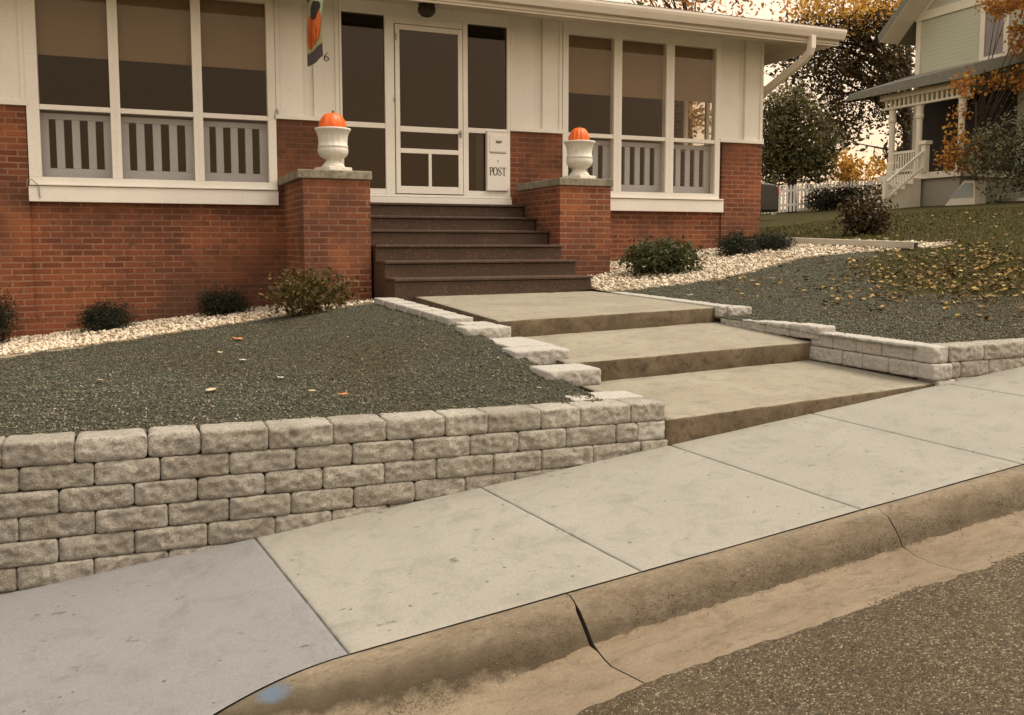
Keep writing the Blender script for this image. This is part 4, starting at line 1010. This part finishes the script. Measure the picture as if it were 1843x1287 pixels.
# clipped hedge in front of the fence
L_hedge = m_leaf('hedge_leaf', [(0, (.012,.012,.006)), (.6, (.032,.028,.013)), (1, (.07,.055,.025))], .2)
ha, hb = onY(1482, 371, FYF-1.1), onY(1592, 371, FYF-1.1); ha.z = zh(ha.x); hb.z = zh(hb.x)
cs = []
for i in range(420):
    u = rng.random(); cs.append((ha.x+(hb.x-ha.x)*u+rng.normal()*.08, ha.y+.6+(hb.y-ha.y)*u+rng.uniform(-.25, .25), ha.z+(hb.z-ha.z)*u+.05+rng.random()*.60))
hd = thing('hedge', 'dark clipped low hedge in front of the white picket fence', 'hedge', (ha.x, ha.y, ha.z))
V, Fc = cluster_leaves(cs, 14, .09, .045, OVAL_V, OVAL_F); mesh_np('foliage', V, Fc, L_hedge, hd)
k = MB()
for i in range(6):
    u = (i+.5)/6; p = ha.lerp(hb, u); k.tube([(p.x, p.y+.6, p.z-.05), (p.x+.03, p.y+.6, p.z+.5)], [.02, .008], 6)
k.build('stems', BARK, hd)
# dark parked car, its tail showing past the house corner
car_y = 18.0; cxr = 14.62; gz0 = zh(14)-.02
car = thing('parked_car', 'dark car with red tail lamp parked past the right corner of the brick house', 'car', (12.6, car_y, gz0))
PAINT = m_plain('dark_car_paint', (.012, .012, .013), .25, .1, 3, .0, .5)
body = [(0, .25), (0, .62), (-.03, .86), (-.12, .93), (-.85, .98), (-1.45, 1.36), (-2.6, 1.40), (-3.35, 1.0), (-4.2, .86), (-4.35, .55), (-4.3, .25)]
m_ = MB(); m_.prism([(cxr+x, car_y, gz0+z) for x, z in body], (0, 1.7, 0)); m_.build('body', PAINT, car, .06, seg=3)
for x in (-.85, -3.45):
    for y in (car_y-.02, car_y+1.52):
        c_ = Vector((cxr+x, y, gz0+.31)); tm = MB(); n = 24
        ring = lambda r_, yy_: [c_+Vector((r_*math.cos(2*math.pi*k/n), yy_, r_*math.sin(2*math.pi*k/n))) for k in range(n)]
        V = ring(.31, 0)+ring(.31, .2)+ring(.19, -.005)+ring(.19, .205)
        tm.add(V, [(i, (i+1) % n, n+(i+1) % n, n+i) for i in range(n)]+[(i, (i+1) % n, 2*n+(i+1) % n, 2*n+i) for i in range(n)]+[(n+i, n+(i+1) % n, 3*n+(i+1) % n, 3*n+i) for i in range(n)])
        w_ = tm.build('wheel', M['black'], car); rm = MB(); rm.add(ring(.185, .02), [tuple(range(n))]); rm.build('rim', M['metal'], w_)
for y in (car_y+.06, car_y+1.34): MB().box(cxr-.06, cxr+.012, y-.03, y+.3, gz0+.66, gz0+.84).build('tail_lamp', m_plain('red_lens', (.40, .03, .02), .2, .2), car, .01)
MB().prism([(cxr-.92, car_y-.004, gz0+1.0), (cxr-1.45, car_y-.004, gz0+1.31), (cxr-2.5, car_y-.004, gz0+1.34), (cxr-3.2, car_y-.004, gz0+1.02)], (0, .01, 0)).build('side_window', M['screen'], car)
# ------------------------------------------------------------------ green house
t = NT('green_lap_siding'); sp = t.n('ShaderNodeSeparateXYZ', {0: t.obj()}).outputs
saw = t.math('FRACT', t.math('MULTIPLY', sp[2], 8.2))
c = t.mix(t.ramp(t.noise(1.2, 4), [(.35, 0.0), (.75, .3)]), (.41,.42,.315), (.35,.36,.265)); c = t.mix(t.ramp(saw, [(.0, .35), (.09, 0.0)]), c, (.20,.21,.15))
M['siding'] = t.fin(c, .7, t.bump(t.math('SUBTRACT', 1.0, saw), .6, .03), .2)
M['trim'] = m_paint('cream_trim', (.70, .65, .53), .08); M['gshingle'] = m_plain('grey_green_shingle', (.20, .195, .16), .95, .5, 8, .5)
GX = 23.0
gh = thing('green_house', 'two-storey pale green clapboard house with gable and porch on the rise at right', 'house', (GX, 18, 1.22))
w = MB(); w.box(GX, GX+9, 12.0, 21.86, .6, 7.12); w.build('wall', M['siding'], gh)
gpk = 16.9; gzp = 11.6
w = MB(); w.prism([(GX, 12.0, 7.122), (GX, 21.86, 7.122), (GX, gpk, gzp)], (9, 0, 0)); w.build('gable', m_paint('green_gable_paint', (.45, .465, .37), .06), gh)
tr_ = MB(); tr_.box(GX-.05, GX-.002, 12, 21.90, 6.98, 7.24); tr_.box(GX-.03, GX-.001, 21.70, 21.88, 1.3, 6.98); tr_.box(GX+.01, GX+.3, 21.862, 21.9, 1.3, 6.98)
sl_ = (gzp-7.122)/(21.86-gpk)
tr_.prism([(GX-.05, 21.9, 7.242), (GX-.05, 21.5, 7.242), (GX-.05, gpk, gzp-.62+.25), (GX-.05, gpk, gzp-.05)], (.046, 0, 0)); tr_.build('trim', M['trim'], gh)
rf = MB(); ov = .85; ye = 21.86+.75; zee = 7.122-.75*sl_
rf.hexa([(GX-ov, ye, zee), (GX+9.5, ye, zee), (GX+9.5, gpk, gzp), (GX-ov, gpk, gzp), (GX-ov, ye+.05, zee+.20), (GX+9.5, ye+.05, zee+.20), (GX+9.5, gpk, gzp+.22), (GX-ov, gpk, gzp+.22)])
ye2 = 12-.75; rf.hexa([(GX-ov, gpk-.001, gzp), (GX+9.5, gpk-.001, gzp), (GX+9.5, ye2, zee), (GX-ov, ye2, zee), (GX-ov, gpk-.001, gzp+.22), (GX+9.5, gpk-.001, gzp+.22), (GX+9.5, ye2-.05, zee+.2), (GX-ov, ye2-.05, zee+.2)])
rf.build('roof', M['gshingle'], gh)
rs = MB(); rs.hexa([(GX-ov+.01, ye-.02, zee-.02), (GX-.06, ye-.02, zee-.02), (GX-.06, gpk, gzp-.02), (GX-ov+.01, gpk, gzp-.02), (GX-ov+.01, ye-.02, zee-.004), (GX-.06, ye-.02, zee-.004), (GX-.06, gpk, gzp-.004), (GX-ov+.01, gpk, gzp-.004)]); rs.build('soffit', M['trim'], gh)
wf = MB(); wy0, wy1 = 18.55, 19.50
wf.box(GX-.05, GX-.001, wy0, wy1, 5.27, 5.42); wf.box(GX-.05, GX-.001, wy0, wy0+.16, 5.42, 6.7); wf.box(GX-.05, GX-.001, wy1-.16, wy1, 5.42, 6.7); wf.box(GX-.05, GX-.001, wy0, wy1, 6.7, 6.9)
gw = wf.build('window', M['trim'], gh); MB().box(GX-.02, GX-.001, wy0+.16, wy1-.16, 5.42, 6.7).build('pane', m_plain('curtained_pane', (.22, .20, .19), .2, .3, 5), gw)
# porch
PXp = 21.0; pf = 2.03
po = MB(); po.box(PXp-.1, GX-.003, 18.2, 21.2, pf-.18, pf); po.build('porch_floor', M['trim'], gh)
sk = MB(); sk.box(PXp, GX-.01, 18.3, 21.1, .9, pf-.19); sk.build('porch_skirt', m_plain('porch_skirt_board', (.34, .32, .25), .9, .5, 20), gh)
for (y, x) in ((20.78, PXp), (19.76, PXp), (18.3, PXp)):
    pm = MB(); pm.lathe([(.001, 0), (.12, 0), (.12, .35), (.085, .38), (.085, 1.55), (.11, 1.58), (.12, 1.66), (.10, 1.72), (.10, 1.92), (.14, 1.96), (.001, 1.97)], (x, y, pf), 14); pm.build('porch_post', M['trim'], gh, smooth_=False)
be = MB(); be.box(PXp-.10, PXp+.10, 18.0, 21.2, 4.28, 4.44); be.box(PXp-.06, PXp+.06, 18.0, 21.2, 4.001, 4.06)
y = 18.1
while y < 21.1: be.box(PXp-.03, PXp+.03, y, y+.07, 4.06, 4.28); y += .17
be.build('porch_frieze', M['trim'], gh)
pr = MB(); pr.hexa([(PXp-.45, 17.6, 4.42), (GX-.004, 17.6, 5.12), (GX-.004, 22.0, 5.12), (PXp-.45, 22.3, 4.42), (PXp-.45, 17.6, 4.74), (GX-.004, 17.6, 5.34), (GX-.004, 22.0, 5.34), (PXp-.45, 22.1, 4.62)]); pr.build('porch_roof', M['gshingle'], gh)
rl = MB(); rl.box(PXp-.03, PXp+.03, 19.86, 20.68, pf+.62, pf+.69); rl.box(PXp-.03, PXp+.03, 19.86, 20.68, pf+.08, pf+.14)
y = 19.9
while y < 20.66: rl.box(PXp-.018, PXp+.018, y, y+.036, pf+.14, pf+.62); y += .095
rl.build('porch_railing', M['trim'], gh)
st = MB()
for k in range(5): st.box(PXp-.1-.3*(k+1), PXp-.1-.3*k-.001, 19.53, 20.55, .95, pf-.16*(k+1))
st.build('porch_steps', M['trim'], gh)
sr_ = MB(); Yr = 19.45
a_ = Vector((PXp-.05, Yr, pf+.66)); c_ = Vector((PXp-1.50, Yr, 1.40+.30))
sr_.tube([a_, c_], .04, sq=(.035, .03)); dn = Vector((0, 0, -.46)); sr_.tube([a_+dn, c_+dn], .04, sq=(.03, .03))
for k in range(14):
    q = a_.lerp(c_, (k+.5)/14); sr_.tube([q, q+dn], .017, 5)
sr_.box(PXp-.15, PXp+.01, Yr-.08, Yr+.08, pf, pf+.80); sr_.box(PXp-.20, PXp+.06, Yr-.13, Yr+.13, pf+.80, pf+.9); sr_.box(PXp-1.58, PXp-1.46, Yr-.06, Yr+.06, .9, 1.75)
sr_.build('stair_railing', M['trim'], gh)
bh = MB(); zb = 1.15
for X_ in (20.55,):
    q = [onX(px, py, X_) for px, py in ((1698, 360), (1755, 357), (1755, 325), (1735, 325))]
    for v in q[:2]: v.z -= .22
    bh.prism(q, (.4, 0, 0))
bhm = bh.build('cellar_door', M['trim'], gh)
q2 = [onX(px, py, 20.55) for px, py in ((1706, 357), (1751, 354.5), (1751, 329), (1737, 329))]
bp = MB(); bp.prism([v+Vector((-.012, 0, 0)) for v in q2], (.010, 0, 0)); bp.build('panel', m_paint('blue_grey_panel', (.32, .36, .33), .1), bhm)
dd = MB(); dd.box(GX-.012, GX-.001, 18.2, 21.5, pf, 4.5); dd.build('porch_shade_panel', M['dark'], gh)  # dark sheet across the back wall stands in for the deep porch shade
# ------------------------------------------------------------------ trees
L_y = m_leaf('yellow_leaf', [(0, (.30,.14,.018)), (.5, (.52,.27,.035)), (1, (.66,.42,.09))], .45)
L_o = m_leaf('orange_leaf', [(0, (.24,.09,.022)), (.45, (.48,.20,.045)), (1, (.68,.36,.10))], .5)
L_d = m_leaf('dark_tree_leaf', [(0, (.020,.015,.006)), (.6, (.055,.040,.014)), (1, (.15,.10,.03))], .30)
L_ol = m_leaf('olive_tree_leaf', [(0, (.040,.038,.014)), (.55, (.10,.090,.034)), (1, (.21,.18,.075))], .35)
L_gr = m_leaf('grey_green_leaf', [(0, (.05,.048,.022)), (.5, (.12,.112,.055)), (1, (.28,.26,.15))], .3)
def atd(px, py, Y): return tuple(onY(px, py, Y))
def ball(px, py, Y, rpx, rpy):
    c_ = onY(px, py, Y); d_ = c_.dot(fw); k_ = d_/F
    return (tuple(c_), (rpx*k_, rpx*k_*1.0, rpy*k_))
# big dark tree behind, with yellow top
Yb = 34.0
b1 = [ball(1545, 105, Yb, 95, 70), ball(1450, 110, Yb, 70, 70), ball(1610, 130, Yb+1, 45, 110), ball(1560, 190, Yb, 70, 45), ball(1520, 40, Yb, 95, 40), ball(1600, 30, Yb, 60, 50), ball(1420, 60, Yb, 50, 40), ball(1620, 230, Yb, 30, 40), ball(1490, 170, Yb, 50, 50), ball(1505, 225, Yb, 55, 32), ball(1640, 200, Yb+2, 30, 60)]
pb = onY(1638, 330, Yb)
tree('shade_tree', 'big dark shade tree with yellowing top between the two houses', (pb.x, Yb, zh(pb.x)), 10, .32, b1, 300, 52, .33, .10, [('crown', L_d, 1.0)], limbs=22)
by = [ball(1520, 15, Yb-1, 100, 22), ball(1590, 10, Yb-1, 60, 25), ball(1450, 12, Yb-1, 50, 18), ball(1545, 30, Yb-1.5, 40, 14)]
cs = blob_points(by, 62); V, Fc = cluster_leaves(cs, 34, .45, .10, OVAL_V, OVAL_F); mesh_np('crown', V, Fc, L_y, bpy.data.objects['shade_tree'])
# olive evergreen beside the house corner
b2 = [ball(1432, 250, 25, 58, 78), ball(1400, 300, 25, 45, 45), ball(1470, 300, 25, 38, 40), ball(1420, 190, 25, 45, 32), ball(1390, 240, 25, 40, 70), ball(1485, 260, 25, 25, 45)]
pb = onY(1425, 380, 25)
tree('evergreen_tree', 'dense olive bushy tree standing close beside the bungalow corner', (pb.x, 25, zh(pb.x)), 3.6, .16, b2, 420, 26, .20, .075, [('crown', L_ol, 1.0)], limbs=18, fork=.2)
# yellow sapling in the glow
b3 = [ball(1520, 303, 28, 22, 26), ball(1548, 318, 28, 26, 16), ball(1504, 282, 28, 14, 14), ball(1580, 304, 28, 18, 12)]
pb = onY(1525, 372, 28); tree('yellow_tree', 'small golden autumn tree glowing above the picket fence', (pb.x, 28, zh(pb.x)), 1.9, .05, b3, 60, 14, .22, .10, [('crown', L_y, 1.0)], limbs=8)
b3 = [ball(1585, 345, 22, 26, 22), ball(1580, 370, 21.5, 24, 14)]
pb = onT(1592, 376, 14)
bush('shrub', 'rust coloured bush at the foot of the green house porch', tuple(pb), .42, .30, 150, 12, .05, L_brn, None, .13)
# orange maple in front of the green house
pb = onY(1757, 356, 17.6); zb = zh(pb.x)
b4 = [ball(1815, 8, 17.6, 50, 16), ball(1838, 70, 17.6, 18, 50), ball(1880, 80, 17.6, 40, 90), ball(1735, 152, 17.6, 26, 13), ball(1785, 150, 17.6, 40, 10), ball(1832, 150, 17.6, 20, 30), ball(1728, 195, 17.6, 14, 22), ball(1716, 245, 17.6, 13, 22), ball(1735, 285, 17.6, 30, 24), ball(1704, 292, 17.6, 18, 14), ball(1742, 235, 17.6, 12, 24), ball(1765, 22, 17.6, 16, 9)]
tree('maple_sapling', 'slender orange leaved maple in front of the green house', (pb.x, 17.6, zb), 3.4, .05, b4, 200, 22, .13, .052, [('crown', L_o, .8), ('crown', L_y, .22)], (LEAF_V, LEAF_F), limbs=22, fork=.35)
b5 = [ball(1815, 290, 16.5, 45, 40), ball(1835, 240, 16.5, 40, 40), ball(1775, 270, 16.8, 40, 34), ball(1860, 300, 16.5, 50, 60), ball(1805, 335, 16.4, 28, 20), ball(1760, 300, 16.8, 30, 22), ball(1800, 235, 16.8, 26, 20)]
pb = onY(1850, 372, 16.5)
tree('dogwood_tree', 'grey-green bushy tree at the right edge before the green house', (pb.x, 16.5, zh(pb.x)), 2.6, .07, b5, 200, 17, .13, .055, [('crown', L_gr, 1.0)], limbs=16, fork=.15)
b8 = [ball(1225, 228, 30, 30, 22), ball(1268, 222, 30, 24, 26), ball(1195, 245, 30, 26, 16), ball(1245, 190, 30, 26, 18), ball(1280, 150, 30, 12, 20)]
pb = onY(1240, 330, 30); tree('yellow_tree', 'golden tree behind the bungalow, glimpsed through the right window', (pb.x, 30, zh(pb.x)), 4.0, .09, b8, 60, 18, .25, .10, [('crown', L_y, .5), ('crown', L_d, .5)], limbs=10)
# tops of far trees above the roof and behind everything
b6 = [ball(1195, 2, 44, 35, 14), ball(1235, -12, 44, 60, 20), ball(1300, 16, 44, 26, 12), ball(1160, -20, 44, 40, 20), ball(1330, 5, 44, 25, 14)]
pb = onY(1240, 300, 44); tree('far_tree', 'thin yellowing treetop showing above the bungalow roof', (pb.x, 44, zh(pb.x)), 14, .25, b6, 60, 14, .6, .16, [('crown', L_o, .6), ('crown', L_ol, .4)], limbs=14, fork=.6)
b7 = [ball(1690, 260, 50, 60, 60), ball(1640, 290, 50, 40, 40), ball(1740, 200, 50, 60, 80), ball(1590, 265, 50, 25, 30), ball(1500, 250, 50, 40, 30)]
pb = onY(1680, 350, 50); tree('far_tree', 'dark tree seen through the posts of the green house porch', (pb.x, 50, zh(pb.x)), 8, .3, b7, 240, 16, .6, .25, [('crown', L_d, 1.0)], limbs=14, fork=.3)
# ================================================================== LIGHT, SKY, CAMERA
SUN_EL, SUN_AZ = math.radians(58), math.radians(112)     # azimuth from +Y towards +X
W = bpy.data.worlds.new('World'); S.world = W; W.use_nodes = True; nt = W.node_tree
sky = nt.nodes.new('ShaderNodeTexSky'); sky.sky_type = 'NISHITA'; sky.sun_disc = False; sky.sun_elevation = SUN_EL; sky.sun_rotation = SUN_AZ
sky.air_density = 1.0; sky.dust_density = 5.0; sky.ozone_density = .6
mul = nt.nodes.new('ShaderNodeMix'); mul.data_type = 'RGBA'; mul.blend_type = 'MULTIPLY'; mul.inputs[0].default_value = 1.0
nt.links.new(sky.outputs[0], mul.inputs[6]); mul.inputs[7].default_value = (1.0, .86, .70, 1)
# thin even cloud over the blue: peach towards the horizon, near white overhead
tc = nt.nodes.new('ShaderNodeTexCoord'); sx = nt.nodes.new('ShaderNodeSeparateXYZ'); nt.links.new(tc.outputs['Generated'], sx.inputs[0])
cr = nt.nodes.new('ShaderNodeValToRGB'); nt.links.new(sx.outputs[2], cr.inputs[0]); e = cr.color_ramp.elements
e[0].position = 0.0; e[0].color = (1.10, .74, .44, 1); e[1].position = .75; e[1].color = (1.0, .95, .86, 1)
q_ = e.new(.12); q_.color = (.95, .66, .42, 1)
m_ = e.new(.28); m_.color = (.98, .75, .53, 1)
sc_ = nt.nodes.new('ShaderNodeVectorMath'); sc_.operation = 'SCALE'; sc_.inputs['Scale'].default_value = 5.6; nt.links.new(cr.outputs[0], sc_.inputs[0])
mx = nt.nodes.new('ShaderNodeMix'); mx.data_type = 'RGBA'; mx.inputs[0].default_value = .72
nt.links.new(mul.outputs[2], mx.inputs[6]); nt.links.new(sc_.outputs[0], mx.inputs[7])
bg = nt.nodes['Background']; nt.links.new(mx.outputs[2], bg.inputs['Color']); bg.inputs['Strength'].default_value = .12
sun = bpy.data.lights.new('sun', 'SUN'); sun.energy = 1.4; sun.angle = math.radians(30); sun.color = (1.0, .90, .76)
so = bpy.data.objects.new('sun', sun); COL.objects.link(so)
dirs = Vector((math.sin(SUN_AZ)*math.cos(SUN_EL), math.cos(SUN_AZ)*math.cos(SUN_EL), math.sin(SUN_EL)))
so.rotation_euler = (-dirs).to_track_quat('-Z', 'Y').to_euler(); so.location = (0, 0, 20)
cam = bpy.data.cameras.new('camera'); co = bpy.data.objects.new('camera', cam); COL.objects.link(co); S.camera = co
cam.sensor_width = 36; cam.lens = F/1843*36; cam.shift_x = -(PX-921.5)/1843; cam.shift_y = -(643.5-PY)/1843
cam.clip_end = 3000; cam.clip_start = .05
Rm = Matrix((rt, upv, -fw)).transposed(); co.matrix_world = Rm.to_4x4()
S.view_settings.view_transform = 'Standard'; S.view_settings.look = 'None'; S.view_settings.exposure = 1.22; S.view_settings.gamma = 1
S.cycles.max_bounces = 8; S.cycles.transparent_max_bounces = 12
